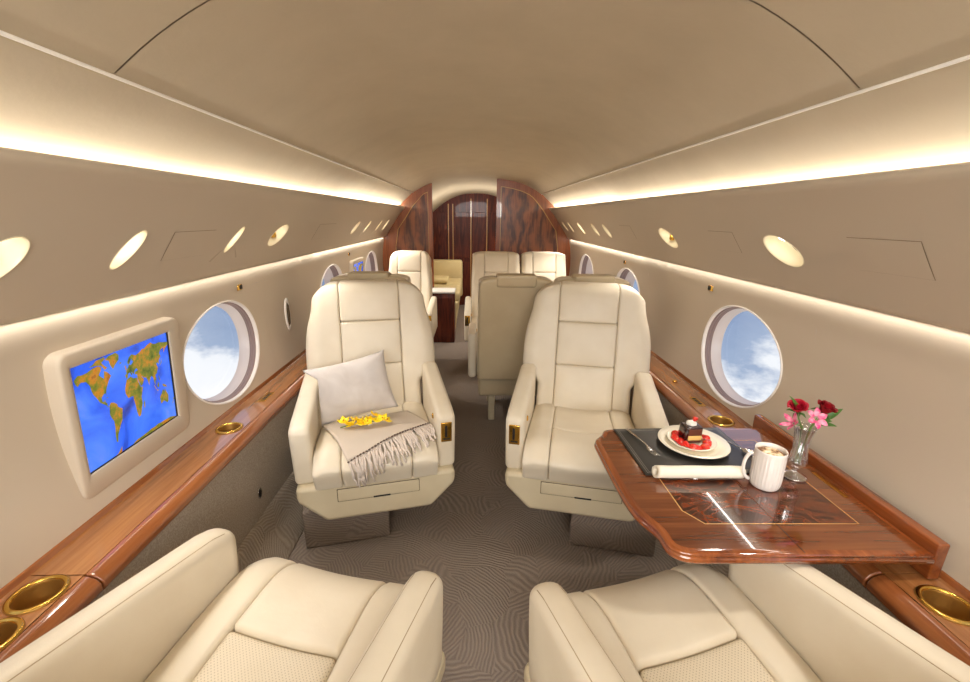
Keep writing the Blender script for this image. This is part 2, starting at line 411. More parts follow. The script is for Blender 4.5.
def surf(P, side, y, s, off=0):
    x, z = P.at(s)
    if P is WALLP: x += .030 * math.exp(-((y - 2.30) / .085) ** 2) * smooth(.60, .72, z) * smooth(1.165, 1.02, z)
    if off: n = P.nrm(s); x += n[0] * off; z += n[1] * off
    return (side * x, y, z)
def strip_wall(mb, P, side, y0, y1, holes, ny=.25, ns=26, srange=None, shear=0):
    """profile swept along y with elliptical holes (yc, sc, ay, as, half cell)"""
    def grid(a, b):
        n = max(1, int((b - a) / ny)); vs = []; fs = []
        S_ = [P.L * j / ns for j in range(ns + 1)]
        if srange: S_ = [lerp(0, srange[0], j / 14) for j in range(14)] + [lerp(srange[0], srange[1], j / (ns - 28)) for j in range(ns - 28)] + [lerp(srange[1], P.L, j / 14) for j in range(15)]
        for i in range(n + 1):
            for j in range(ns + 1): vs.append(surf(P, side, lerp(a, b, i / n), S_[j]))
        for i in range(n):
            for j in range(ns): fs.append((i * (ns + 1) + j, (i + 1) * (ns + 1) + j, (i + 1) * (ns + 1) + j + 1, i * (ns + 1) + j + 1))
        mb.add(vs, fs)
    cur = y0
    for (yc, sc_, ay, as_, hc) in sorted(holes):
        if yc - hc > cur + 1e-4: grid(cur, yc - hc)
        N = 96; R = 10; vs = []; fs = []
        lo, hi = (srange or (0, P.L))
        if srange:          # plain strips below and above the pierced band
            for (sa_, sb_) in ((0, lo), (hi, P.L)):
                b0 = len(mb.v); k = 14; q = []
                for i in range(3):
                    for j in range(k + 1): q.append(surf(P, side, lerp(yc - hc, yc + hc, i / 2), lerp(sa_, sb_, j / k)))
                mb.add(q, [(i * (k + 1) + j, (i + 1) * (k + 1) + j, (i + 1) * (k + 1) + j + 1, i * (k + 1) + j + 1) for i in range(2) for j in range(k)])
        angs = sorted([2 * pi * k / N for k in range(N)] + [atan2(b, a) % (2 * pi) for a in (-hc, hc) for b in (lo - sc_, hi - sc_)])
        n = len(angs)
        for a in angs:
            ca, sa = cos(a), sin(a)
            tx = hc / abs(ca) if abs(ca) > 1e-9 else 1e9
            ts = ((hi - sc_) if sa > 0 else sc_ - lo) / abs(sa) if abs(sa) > 1e-9 else 1e9
            to = min(tx, ts); ti = 1 / sqrt(((ca - shear * sa) / ay) ** 2 + (sa / as_) ** 2)
            for r in range(R + 1):
                q = lerp(ti, to, r / R); vs.append(surf(P, side, yc + q * ca, sc_ + q * sa))
        for i in range(n):
            for r in range(R):
                j = (i + 1) % n; fs.append((i * (R + 1) + r, i * (R + 1) + r + 1, j * (R + 1) + r + 1, j * (R + 1) + r))
        mb.add(vs, fs); cur = yc + hc
    if cur < y1 - 1e-4: grid(cur, y1)
def ring_surface(mb, P, side, yc, sc_, ay, as_, rings, N=72, close=False, shear=0):
    """rings: (scale, depth) from the hole's rim; depth>0 goes outboard"""
    vs = []; fs = []
    for (k, d) in rings:
        for i in range(N):
            a = 2 * pi * i / N; vs.append(surf(P, side, yc + ay * k * cos(a) + shear * as_ * k * sin(a), sc_ + as_ * k * sin(a), -d))
    for r in range(len(rings) - 1):
        for i in range(N):
            j = (i + 1) % N; fs.append((r * N + i, r * N + j, (r + 1) * N + j, (r + 1) * N + i))
    if close: fs.append(tuple((len(rings) - 1) * N + i for i in range(N)))
    mb.add(vs, fs)

# floor
mb = MB(); box(mb, -1.0, 1.0, Y0, Y2, -.02, 0)
struct(mb.build('floor', M['carpet'], flat=True), 'taupe aisle carpet with swirling arc pattern', 'floor')
# walls with windows
WIN_SIDE = {-1: (.560, 1.760, 3.20, 4.45), 1: (.46, 1.725, 3.12, 4.30)}
WS = WALLP.atz(.840); WA, WB = .272, .206
wn = 0
for side, nm in ((-1, 'left'), (1, 'right')):
    sd = 'screen side' if side < 0 else 'table side'
    mb = MB(); strip_wall(mb, WALLP, side, Y0, Y1 + .12, [(y, WS, WA, WB, .40) for y in WIN_SIDE[side]], ns=60, srange=(.02, .515))
    struct(mb.build('wall_' + nm, M['wall']), 'curved cream cabin wall with oval windows, ' + sd + ' of the aisle', 'wall')
    for k, y in enumerate(WIN_SIDE[side]):
        wn += 1
        pos = ('beside the front seats', 'between the facing pairs of seats', 'behind the second row', 'by the aft seats')[k]
        root = thing('window_%d' % wn, 'oval cabin window ' + pos + ', ' + sd + ' of the aisle', 'window', (side * 1.085, y, .86)); root['kind'] = 'structure'
        deep = 1 if k < 2 else 1.8
        def sub(rings, name, m, close=False):
            rings = [(q, d * deep) for q, d in rings]
            mb = MB(); ring_surface(mb, WALLP, side, y, WS, WA, WB, rings, close=close)
            mb.map(lambda a, b, c: (a - side * 1.085, b - y, c - .86)); return mb.build(name, M[m], root)
        sub([(1.032, -.0005), (1.030, -.003), (1.018, -.0045), (1.006, -.0035), (.995, .003), (.985, .010)], 'window_rim', 'rim')
        sub([(.985, .010), (.965, .012), (.962, .020), (.972, .021), (.955, .023), (.952, .031), (.962, .032), (.945, .034)], 'window_gasket', 'gasket')
        sub([(.945, .034), (.935, .037), (.925, .058), (.88, .075)], 'window_frame', 'reveal')
        sub([(.90, .066)], 'pane', 'pane', close=True)
# lower side panels, carpeted toe kicks
for side, nm in ((-1, 'left'), (1, 'right')):
    sd = 'screen side' if side < 0 else 'table side'
    mb = MB(); prof = [(.905, .549), (.912, .45), (.915, .20), (.925, .19), (.928, .19), (.928, .549)]
    prism(mb, [(side * a, b) for a, b in prof], Y0, Y1 + .1, 'y')
    struct(mb.build('wall_lower_' + nm, M['fabric'], flat=True), 'grey fabric lower side panel under the wood ledge, ' + sd, 'wall panel')
    mb = MB(); prism(mb, [(side * a, b) for a, b in [(.925, .205), (.90, .195), (.83, .03), (.815, .0), (.99, .0), (.99, .2)]], Y0, Y1 + .1, 'y')
    struct(mb.build('baseboard_' + nm, M['carpet_lt'], bevel=.012), 'sloping carpeted kick strip along the ' + sd, 'baseboard')
# ledges -----------------------------------------------------------
def ledge_piece(side, y0, y1, z=.60):
    mb = MB(); prism(mb, [(side * a, b) for a, b in [(1.052, z), (.935, z), (.935, z - .02), (1.052, z - .02)]], y0, y1, 'y'); return mb
CUPS = {-1: [(.985, 1.53, .042), (.985, .768, .047), (.978, .662, .044)], 1: [(.98, 1.585, .045), (.990, .712, .046)]}
for side in (-1, 1):
    sd = 'screen side' if side < 0 else 'table side'
    root = thing('side_ledge', 'long polished cherry wood side ledge under the windows, ' + sd + ' of the aisle', 'ledge', (0, 0, 0))
    cuts = {-1: [Y0, .82, 2.6, Y1], 1: [Y0, .80, 1.44, 2.6, Y1]}[side]
    for a, b in zip(cuts, cuts[1:]):
        holes = [c for c in CUPS[side] if a < c[1] < b]
        # top board as a plate with round holes
        mb = MB(); x0, x1 = .932, 1.056
        def flat(y0, y1): box(mb, *(sorted((side * x0, side * x1))), y0, y1, .582, .6)
        cur = a + .0015
        for (cx, cy, r) in sorted(holes, key=lambda c: c[1]):
            hc = .052
            hc = min(hc, .055) if len(holes) > 1 else hc
            flat(cur, cy - hc); N = 48; vs = []; fs = []
            angs = sorted([2 * pi * k / N for k in range(N)] + [atan2(q, p) % (2 * pi) for p in (x0 - cx, x1 - cx) for q in (-hc, hc)])
            for an in angs:
                ca, sa = cos(an), sin(an)
                tx = ((x1 - cx) if ca > 0 else (cx - x0)) / max(abs(ca), 1e-9); ty = hc / max(abs(sa), 1e-9); to = min(tx, ty)
                ti = min(r, to - .002)
                vs += [(side * (cx + ti * ca), cy + ti * sa, .6), (side * (cx + to * ca), cy + to * sa, .6)]
            n = len(angs)
            for i in range(n): j = (i + 1) % n; fs.append((2 * i, 2 * i + 1, 2 * j + 1, 2 * j))
            mb.add(vs, fs); cur = cy + hc
        flat(cur, b - .0015)
        mb.build('ledge_top', M['ledge'], root, flat=True)
        mb = MB(); prism(mb, [(side * p, q) for p, q in [(.9325, .601), (.92, .600), (.903, .592), (.893, .578), (.893, .562), (.902, .550), (.9325, .550)]], a + .0015, b - .0015, 'y')
        mb.build('ledge_nosing', M['ledge_nose'], root, bevel=.005, seg=2)
    for (cx, cy, r) in CUPS[side]:
        mb = MB(); cup_c = (side * cx, cy, .6)
        lathe(mb, [(r + .006, 0.0), (r + .006, .003), (r + .002, .0045), (r - .004, .003), (r - .006, -.004), (r - .007, -.075), (r - .012, -.080), (0.0, -.080)], 40, cup_c, cap=False)
        cp = mb.build('cup_holder', M['gold_in'], root); cp['label'] = 'brass lined round cup holder'
        mb = MB(); lathe(mb, [(r - .0055, .001), (r - .005, .0045), (r - .001, .006), (r + .0045, .004), (r + .006, -.001)], 40, cup_c, cap=False)
        mb.build('cup_rim', M['brass'], cp)
    mb = MB(); y = 1.83 if side < 0 else 1.78
    box(mb, *sorted((side * .965, side * .995)), y - .05, y + .05, .6002, .602); pl = mb.build('placard', M['brass'], root, bevel=.0006)
    mb = MB()
    for q in (-.03, -.012, .006, .024): box(mb, *sorted((side * .972, side * .988)), y + q, y + q + .011, .602, .6024)
    mb.build('lettering', M['dark'], pl, flat=True)
    if side > 0:
        mb = MB(); lathe(mb, [(.0, .0), (.011, .001), (.012, .008), (.008, .011), (.0, .011)], 20, (.985, 2.02, .6)); mb.build('knob', M['brass'], root)
# dark wood moulding behind ledges
for side, nm in ((-1, 1), (1, 2)):
    mb = MB(); prism(mb, [(side * a, b) for a, b in [(1.052, .598), (1.066, .598), (1.070, .620), (1.058, .612)]], Y0, Y1, 'y')
    struct(mb.build('trim_%d' % nm, M['ledge_nose'], flat=True), 'thin dark wood bead where the ledge meets the wall, ' + ('screen side' if side < 0 else 'table side'), 'trim')

# valances with lamp recesses ------------------------------------------
VS = VALP.atz(1.306); SHEAR = .42
LAMPS = {-1: [(.845, .046, .056, 1), (1.172, .030, .058, 0), (1.69, .022, .055, 0), (2.07, .068, .056, 1), (3.42, .05, .055, 2), (3.80, .022, .055, 0), (4.26, .022, .055, 0), (4.60, .035, .06, 0)],
         1: [(.735, .045, .06, 1), (1.375, .072, .056, 1), (2.22, .075, .056, 1), (3.26, .045, .055, 2), (3.58, .045, .055, 2), (4.06, .045, .06, 0), (4.50, .022, .055, 0), (4.78, .035, .055, 2)]}
tn = 3
for side in (-1, 1):
    sd = 'screen side' if side < 0 else 'table side'
    mb = MB(); strip_wall(mb, VALP, side, Y0, Y1 - .005, [(y, VS, a, b, a + .07) for y, a, b, k in LAMPS[side]], ns=70, srange=(VS - .092, VS + .095), shear=SHEAR)
    struct(mb.build('trim_%d' % tn, M['valance']), 'long curved overhead service panel above the windows, ' + sd + ' of the aisle', 'trim'); tn += 1
    grp = 'reading lights in the overhead panel, ' + sd
    for q, (y, a, b, k) in enumerate(LAMPS[side]):
        x, z = VALP.at(VS); root_loc = (side * x, y, z)
        lab = {-1: ['cut off by the picture edge above the front seat', 'above the map screen', 'just past the panel lid, above the forward window', 'with a visible bulb, above the seat with the pillow', 'with a dark air nozzle, first of the far cluster', 'thin slot, second of the far cluster', 'thin slot, third of the far cluster', 'thin slot next to the wood bulkhead'],
               1: ['cut off by the picture edge past the big lid', 'large, above the forward window beside the table', 'above the row behind the table, with bulb and nozzle', 'dark nozzle, nearest of the far cluster', 'dark nozzle, second of the far cluster', 'bright slot in the middle of the far cluster', 'slot just past the bright far slot', 'next to the wood bulkhead']}[side][q]
        root = thing('reading_light', 'recessed oval reading light, ' + lab + ', ' + sd, 'light', root_loc, 0, grp)
        def rel(mb): mb.map(lambda p, q_, r: (p - root_loc[0], q_ - root_loc[1], r - root_loc[2]))
        mb = MB(); ring_surface(mb, VALP, side, y, VS, a, b, [(1.05, -.001), (1.03, -.003), (1.0, -.002), (.97, .006), (.93, .022), (.80, .040), (.5, .05)], 48, close=True, shear=SHEAR); rel(mb)
        mb.build('lamp_cup', M['bezel'], root)
        mb = MB()
        cy, cs, ra, rb, dp = (y + SHEAR * b * .5, VS + b * .5, a * .40, b * .2, .030) if k == 1 else (y, VS + b * .1, a * .55, b * .62, .036) if k == 0 else (y, VS - b * .3, a * .4, b * .25, .036)
        ring_surface(mb, VALP, side, cy, cs, ra, rb, [(1.1, dp + .01), (1.0, dp - .004), (.6, dp - .008)], 32, close=True, shear=SHEAR); rel(mb)
        mb.build('lamp_lens', M['lens'], root)
        if k >= 1 and not (side > 0 and q == 1):
            p = surf(VALP, side, y + a * .45, VS - b * .35 if k == 1 else VS + b * .5, -.03)
            mb = MB(); lathe(mb, [(.0, -.014), (.010, -.014), (.013, -.008), (.013, .012), (.0, .012)], 20); mb.map(lambda p_, q_, r_: (p_ + p[0] - root_loc[0], q_ + p[1] - root_loc[1], r_ + p[2] - root_loc[2]))
            mb.build('air_nozzle', M['brass'] if k == 1 else M['line'], root)
# lids in the valance
def lid(side, y, hw, z0, z1, label, rnd=.012):
    s0, s1 = VALP.atz(z0), VALP.atz(z1); s0, s1 = min(s0, s1), max(s0, s1)
    root = thing('access_panel', label, 'panel', surf(VALP, side, y, (s0 + s1) / 2), 0, 'flush lids in the overhead panels'); o = root.location.copy()
    def patch(g, off, name, m):
        mb = MB(); ny, ns = 8, 8; vs = []; fs = []
        def rr(u, v):     # rounded corners
            return u, v
        for i in range(ny + 1):
            for j in range(ns + 1):
                vs.append(surf(VALP, side, lerp(y - hw - g, y + hw + g, i / ny), lerp(s0 - g, s1 + g, j / ns), off))
        for i in range(ny):
            for j in range(ns): fs.append((i * (ns + 1) + j, (i + 1) * (ns + 1) + j, (i + 1) * (ns + 1) + j + 1, i * (ns + 1) + j + 1))
        mb.add(vs, fs); mb.map(lambda a, b, c: (a - o[0], b - o[1], c - o[2])); mb.build(name, M[m], root)
    patch(.0012, .0006, 'panel_gap', 'line'); patch(0, .0016, 'lid', 'valance')
lid(-1, 1.43, .105, 1.262, 1.345, 'flush rectangular lid in the overhead panel beside the map screen lights')
lid(-1, 2.72, .15, 1.262, 1.345, 'flush lid in the overhead panel past the seat with the pillow')
lid(1, 1.008, .095, 1.278, 1.359, 'large flush lid in the overhead panel above the laid table')
lid(1, 1.70, .085, 1.28, 1.354, 'flush lid in the overhead panel above the cream seat at the table')
lid(1, 2.80, .10, 1.28, 1.354, 'faint flush lid in the overhead panel near the double seat backs')

# ceiling -----------------------------------------------------------------
CEIL = Prof([(.716, 1.645), (.64, 1.702), (.55, 1.757), (.45, 1.802), (.3, 1.843), (.15, 1.862), (0, 1.868)], 5)
SEAM = .925
def dome(mb, y0, y1, P, mirror=True, dz=0, n=14):
    m = 40; vs = []; fs = []
    for i in range(n + 1):
        y = lerp(y0, y1, i / n)
        for j in range(m + 1):
            s = P.L * 2 * j / m if mirror else P.L * j / m
            x, z = P.at(s) if s <= P.L else P.at(2 * P.L - s)
            if mirror and s > P.L: x = -x
            vs.append((x, y, taper(x, y, z) + dz))
    for i in range(n):
        for j in range(m): fs.append((i * (m + 1) + j, (i + 1) * (m + 1) + j, (i + 1) * (m + 1) + j + 1, i * (m + 1) + j + 1))
    mb.add(vs, fs)
mb = MB(); dome(mb, Y0, SEAM - .0018, CEIL); dome(mb, SEAM + .0018, Y1 + .05, CEIL)
ceil = struct(mb.build('ceiling', M['ceiling']), 'arched suede ceiling panels with one cross seam', 'ceiling')
mb = MB(); dome(mb, SEAM - .02, SEAM + .02, CEIL, dz=.004, n=1); g = mb.build('ceiling_seam', M['line'], ceil)
LOWC = Prof([(.713, 1.650), (.76, 1.606), (.81, 1.562), (.86, 1.51), (.90, 1.462), (.93, 1.42)], 4)
for side in (-1, 1):
    sd = 'screen side' if side < 0 else 'table side'
    mb = MB(); vs = []; fs = []; m = 16
    for i in range(2):
        for j in range(m + 1):
            x, z = LOWC.at(LOWC.L * j / m); vs.append((side * x, (Y0, Y1 + .05)[i], z))
    for j in range(m): fs.append((j, j + 1, m + 2 + j, m + 1 + j))
    mb.add(vs, fs); struct(mb.build('ceiling_side_panel', M['ceiling']), 'lower ceiling panel washed by the cove light, ' + sd, 'ceiling')
    mb = MB(); tube(mb, [(side * .713, y, 1.642) for y in (Y0, 1, 3, Y1)], .0036, 8)
    struct(mb.build('trim_%d' % tn, M['white_trim']), 'thin bright bead between the ceiling panels, ' + sd, 'trim'); tn += 1
    # closing board behind the cove light
    mb = MB(); box(mb, *sorted((side * .868, side * 1.09)), Y0, Y1, 1.440, 1.444)
    struct(mb.build('trim_%d' % tn, M['white_trim'], flat=True), 'hidden cove shelf above the overhead panel, ' + sd, 'trim'); tn += 1

# outer skin that closes the shell behind the panels
mb = MB(); vs = []; fs = []
sk = [(1.0, -.02), (1.05, .2), (1.075, .55)]
for side in (-1, 1):
    mb.add([(side * 1.0, Y0, -.02), (side * 1.0, Y1 + 2, -.02), (side * 1.06, Y0, .6), (side * 1.06, Y1 + 2, .6)], [(0, 1, 3, 2)])
    mb.add([(side * 1.062, Y0, 1.17), (side * 1.062, Y2, 1.17), (side * .93, Y0, 1.46), (side * .93, Y2, 1.46)], [(0, 1, 3, 2)])
struct(mb.build('wall_outer', M['dark'], flat=True), 'dark backing behind the cabin panels', 'wall')

# bulkhead --------------------------------------------------------------
def cabin_z(x, y):
    x = abs(x)
    if x <= .716:
        best = min(range(200), key=lambda i: abs(CEIL.at(CEIL.L * i / 199)[0] - x)); return taper(x, y, CEIL.at(CEIL.L * best / 199)[1])
    return lerp(1.645, 1.462, (x - .716) / (.90 - .716))
def bulk_poly(x0, x1, y, grow=0):
    lo, hi = min(abs(x0), abs(x1)), max(abs(x0), abs(x1)); sg = 1 if x1 > 0 else -1
    pts = [(lo, 0)] + [(hi, 0)]
    pts += [(1.10, .6), (1.10, 1.17), (.93, 1.45)]
    xs = [.90 - (.90 - lo) * i / 22 for i in range(23)]
    pts += [(x, cabin_z(x, y) + .01) for x in xs]
    return [(sg * a, b) for a, b in pts]
def bulkhead(x_in, sg, name, label):
    y = Y1
    mb = MB(); prism(mb, bulk_poly(sg * abs(x_in) if False else x_in, sg * 1.0, y), y, y + .04, 'y') if x_in * sg > 0 else None
    o = mb.build(name, M['bulkhead'], flat=True); struct(o, label, 'bulkhead')
    lo = abs(x_in) + .045
    outer = [(.90 - (.90 - lo) * i / 16) for i in range(17)]
    poly = [(lo, .25), (.92, .25), (.93, 1.05)] + [(x, cabin_z(x, y) - .075 - .14 * max(0, (x - .6) / .3)) for x in outer]
    poly = [(sg * a, b) for a, b in poly]
    mb = MB(); prism(mb, poly, y - .002, y + .001, 'y'); mb.build('flame_panel', M['flame'], o, flat=True)
    mb = MB(); n = len(poly); cxy = (sum(p[0] for p in poly) / n, sum(p[1] for p in poly) / n)
    def inset(p, d):
        v = Vector((cxy[0] - p[0], cxy[1] - p[1])); v = v.normalized() * d; return (p[0] + v.x, y - .0035, p[1] + v.y)
    vs = [inset(p, 0) for p in poly] + [inset(p, .011) for p in poly]
    mb.add(vs, [(i, (i + 1) % n, n + (i + 1) % n, n + i) for i in range(n)]); mb.build('inlay_line', M['inlay'], o, flat=True)
bulkhead(-.505, -1, 'wall_back_left', 'polished mahogany bulkhead panel behind the lone aft seat')
bulkhead(.213, 1, 'wall_back_right', 'polished flame mahogany bulkhead panel behind the paired aft seats')
# aft compartment: wood wall, ceiling, sides
mb = MB()
pts = [(1.0, 0), (1.05, .8), (1.0, 1.3), (.72, 1.75), (0, 1.9)]
poly = pts + [(-a, b) for a, b in pts[-2::-1]]
prism(mb, poly, Y2, Y2 + .03, 'y'); rear = mb.build('wall_rear', M['dark_wood'], flat=True); struct(rear, 'dark glossy mahogany wall at the far end of the cabin', 'wall')
mb = MB()
for x in (-.44, -.37, -.09, .16):
    box(mb, x, x + .012, Y2 - .004, Y2, .05, 1.58 if x < -.2 else 1.66)
mb.build('inlay_line', M['inlay'], rear, flat=True)
mb = MB()
for x0, x1 in ((-.70, -.46), (-.35, -.11), (-.06, .14), (.2, .5)):
    box(mb, x0, x1, Y2 - .012, Y2 - .001, .10, .70); box(mb, x0, x1, Y2 - .012, Y2 - .001, .76, 1.46)
mb.build('raised_panel', M['dark_wood'], rear, bevel=.006)
mb = MB()
P1 = Prof([(1.06, 1.10), (.98, 1.34), (.90, 1.462), (.80, 1.568), (.716, 1.645), (.64, 1.702), (.55, 1.757), (.45, 1.802), (.3, 1.843), (.15, 1.862), (0, 1.868)], 5)
P2 = Prof([(1.02, 1.0), (.86, 1.22), (.72, 1.40), (.62, 1.50), (.5, 1.59), (.35, 1.675), (.18, 1.725), (0, 1.738)], 5)
vs = []; fs = []; nU, nV = 12, 60
for i in range(nU + 1):
    y = lerp(Y1 + .02, Y2, i / nU)
    for j in range(nV + 1):
        q = 2 * j / nV; sg = 1 if q <= 1 else -1; q = q if q <= 1 else 2 - q
        a_, b_ = P1.at(P1.L * q), P2.at(P2.L * q); x, z = lerp(a_[0], b_[0], i / nU), lerp(taper(a_[0], Y1, a_[1]), b_[1], i / nU)
        vs.append((sg * x, y, z))
for i in range(nU):
    for j in range(nV): fs.append((i * (nV + 1) + j, (i + 1) * (nV + 1) + j, (i + 1) * (nV + 1) + j + 1, i * (nV + 1) + j + 1))
mb.add(vs, fs); struct(mb.build('ceiling_aft', M['ceiling']), 'pale arched ceiling of the aft compartment seen above the doorway', 'ceiling')
for side in (-1, 1):
    mb = MB(); box(mb, *sorted((side * 1.0, side * 1.02)), Y1 + .04, Y2, 0, 1.22)
    struct(mb.build('wall_aft_' + ('left' if side < 0 else 'right'), M['wall'], flat=True), 'cream side wall of the aft compartment, ' + ('screen side' if side < 0 else 'table side'), 'wall')
# forward end wall behind the camera
mb = MB(); poly = [(1.0, -.02), (1.1, .6), (1.1, 1.2), (.93, 1.46)] + [(x, cabin_z(x, 0) + .02) for x in [.9 - .05 * i for i in range(19)]]
poly += [(-a, b) for a, b in poly[:-1][::-1]]
prism(mb, poly, Y0 - .03, Y0, 'y'); struct(mb.build('wall_front', M['wall'], flat=True), 'cream forward cabin wall behind the viewer', 'wall')

# wall fittings -----------------------------------------------------------------
for side, y, lab in ((-1, 1.90, 'above the window behind the map screen'), (1, 1.97, 'above the window beside the laid table'), (-1, 3.62, 'past the seat with the pillow, on the screen side wall'), (1, 3.16, 'above the far window on the table side wall')):
    z = 1.09; s = WALLP.atz(z); p = surf(WALLP, side, y, s)
    root = thing('shade_switch', 'tiny dark window shade switch ' + lab, 'switch', p, 0, 'window shade switches')
    mb = MB(); rbox(mb, (0, 0, 0), (.008, .038, .026), .003, (1, 1, 1), 2); mb.build('switch_plate', M['brass'], root)
    mb = MB(); rbox(mb, (-side * .004, .004, 0), (.006, .020, .018), .002, (1, 1, 1), 2); mb.build('rocker', M['dark'], root)
p = surf(WALLP, -1, 2.385, WALLP.atz(.86))
root = thing('wall_handle', 'oval vertical grab recess on the wall beside the seat with the pillow', 'handle', p)
mb = MB(); lathe(mb, [(.030, .0), (.034, .003), (.036, .006), (.030, .008), (.024, .004), (.022, -.004), (0, -.006)], 36)
mb.map(lambda a, b, c: (c * 2.2 + .004, a * .8, b * 2.6)); mb.build('rim', M['white_trim'], root)
mb = MB(); tube(mb, [(.006, 0, -.07), (.018, 0, -.05), (.02, 0, 0), (.018, 0, .05), (.006, 0, .07)], .009, 8); mb.build('grip', M['groove'], root)
root = thing('floor_light', 'small oval chrome step light in the grey lower panel, screen side', 'light', (-.912, 1.535, .305))
mb = MB(); lathe(mb, [(.0, .0), (.02, .0), (.024, .002), (.021, .004), (.016, .002), (0, .001)], 28); mb.map(lambda a, b, c: (c, a * .7, b)); mb.build('lamp_rim', M['chrome'], root)
mb = MB(); lathe(mb, [(.0, .002), (.016, .003), (.015, .0045), (0, .005)], 24); mb.map(lambda a, b, c: (c, a * .7, b)); mb.build('lamp_lens', M['dark'], root)

# map screens -----------------------------------------------------------------
CONT = {
 'north_america': [(-168, 66), (-156, 71), (-128, 70), (-110, 73), (-92, 73), (-82, 70), (-86, 65), (-94, 60), (-88, 56), (-80, 52), (-78, 58), (-76, 63), (-66, 59), (-56, 52), (-66, 46), (-70, 42), (-76, 37), (-81, 30), (-81, 25), (-84, 30), (-90, 29), (-97, 26), (-97, 20), (-92, 18), (-88, 21), (-87, 16), (-83, 14), (-83, 9), (-78, 8), (-82, 7), (-88, 12), (-95, 15), (-105, 20), (-111, 27), (-115, 31), (-120, 35), (-124, 42), (-126, 50), (-135, 58), (-150, 60), (-160, 56), (-165, 60)],
 'arctic_islands': [(-120, 76), (-95, 82), (-70, 83), (-66, 80), (-80, 76), (-64, 66), (-72, 64), (-82, 72), (-100, 75)],
 'greenland': [(-55, 82), (-30, 83), (-20, 78), (-22, 71), (-38, 65), (-46, 60), (-53, 67), (-56, 75), (-68, 78)],
 'south_america': [(-78, 8), (-72, 12), (-62, 10), (-52, 5), (-50, 0), (-36, -6), (-39, -15), (-42, -23), (-50, -29), (-57, -36), (-64, -42), (-67, -48), (-69, -54), (-74, -52), (-74, -42), (-71, -30), (-71, -18), (-77, -12), (-81, -5), (-79, 2)],
 'africa': [(-6, 35), (10, 37), (20, 32), (32, 31), (37, 21), (43, 12), (51, 12), (46, 4), (40, -4), (40, -15), (35, -22), (32, -28), (26, -34), (18, -34), (14, -24), (12, -12), (9, -1), (9, 4), (-2, 5), (-10, 5), (-17, 14), (-17, 21), (-10, 30)],
 'eurasia': [(-9, 43), (-2, 44), (-4, 48), (2, 51), (8, 54), (10, 58), (14, 55), (22, 56), (28, 60), (22, 61), (22, 65), (17, 61), (12, 57), (6, 59), (6, 62), (14, 68), (25, 71), (40, 67), (55, 69), (68, 73), (75, 72), (90, 76), (105, 78), (115, 74), (140, 73), (160, 70), (180, 68), (178, 63), (163, 58), (156, 52), (157, 61), (142, 59), (136, 54), (140, 48), (131, 43), (128, 36), (122, 40), (118, 38), (122, 30), (115, 22), (108, 20), (109, 12), (104, 9), (103, 2), (99, 8), (97, 17), (91, 22), (86, 20), (80, 14), (77, 8), (73, 17), (68, 24), (58, 25), (56, 27), (50, 30), (56, 25), (59, 22), (52, 16), (44, 13), (39, 20), (34, 28), (35, 36), (27, 37), (28, 41), (40, 42), (36, 46), (30, 45), (23, 38), (19, 41), (13, 45), (18, 40), (15, 38), (9, 44), (3, 43), (-1, 37), (-6, 36)],
 'australia': [(114, -22), (122, -18), (130, -12), (136, -12), (137, -17), (142, -11), (146, -19), (153, -26), (150, -37), (144, -39), (137, -35), (130, -32), (116, -35)],
 'antarctica': [(-180, -84), (-150, -77), (-110, -74), (-75, -72), (-58, -64), (-62, -74), (-35, -78), (-10, -71), (30, -69), (60, -67), (90, -66), (120, -67), (150, -68), (170, -72), (180, -78), (180, -90), (-180, -90)],
 'madagascar': [(44, -16), (49, -12), (50, -16), (47, -25), (44, -24)],
 'britain': [(-5, 50), (1, 51), (-1, 55), (-3, 58), (-6, 57), (-4, 54)], 'iceland': [(-24, 65), (-19, 66), (-14, 65), (-18, 63)],
 'japan': [(130, 32), (136, 34), (141, 36), (142, 43), (144, 44), (140, 41), (136, 36)],
 'sumatra': [(95, 5), (102, 0), (106, -6), (101, -3)], 'borneo': [(109, 1), (115, 5), (119, 5), (117, -3), (111, -3)], 'java': [(105, -6), (114, -7), (114, -9), (106, -8)],
 'new_guinea': [(131, -1), (140, -3), (149, -7), (150, -11), (143, -8), (137, -8)], 'philippines': [(120, 18), (123, 14), (126, 7), (122, 8), (120, 14)],
 'new_zealand': [(173, -35), (178, -38), (174, -42), (168, -47), (167, -45), (173, -40)], 'cuba': [(-84, 22), (-77, 21), (-75, 20), (-80, 23)]}
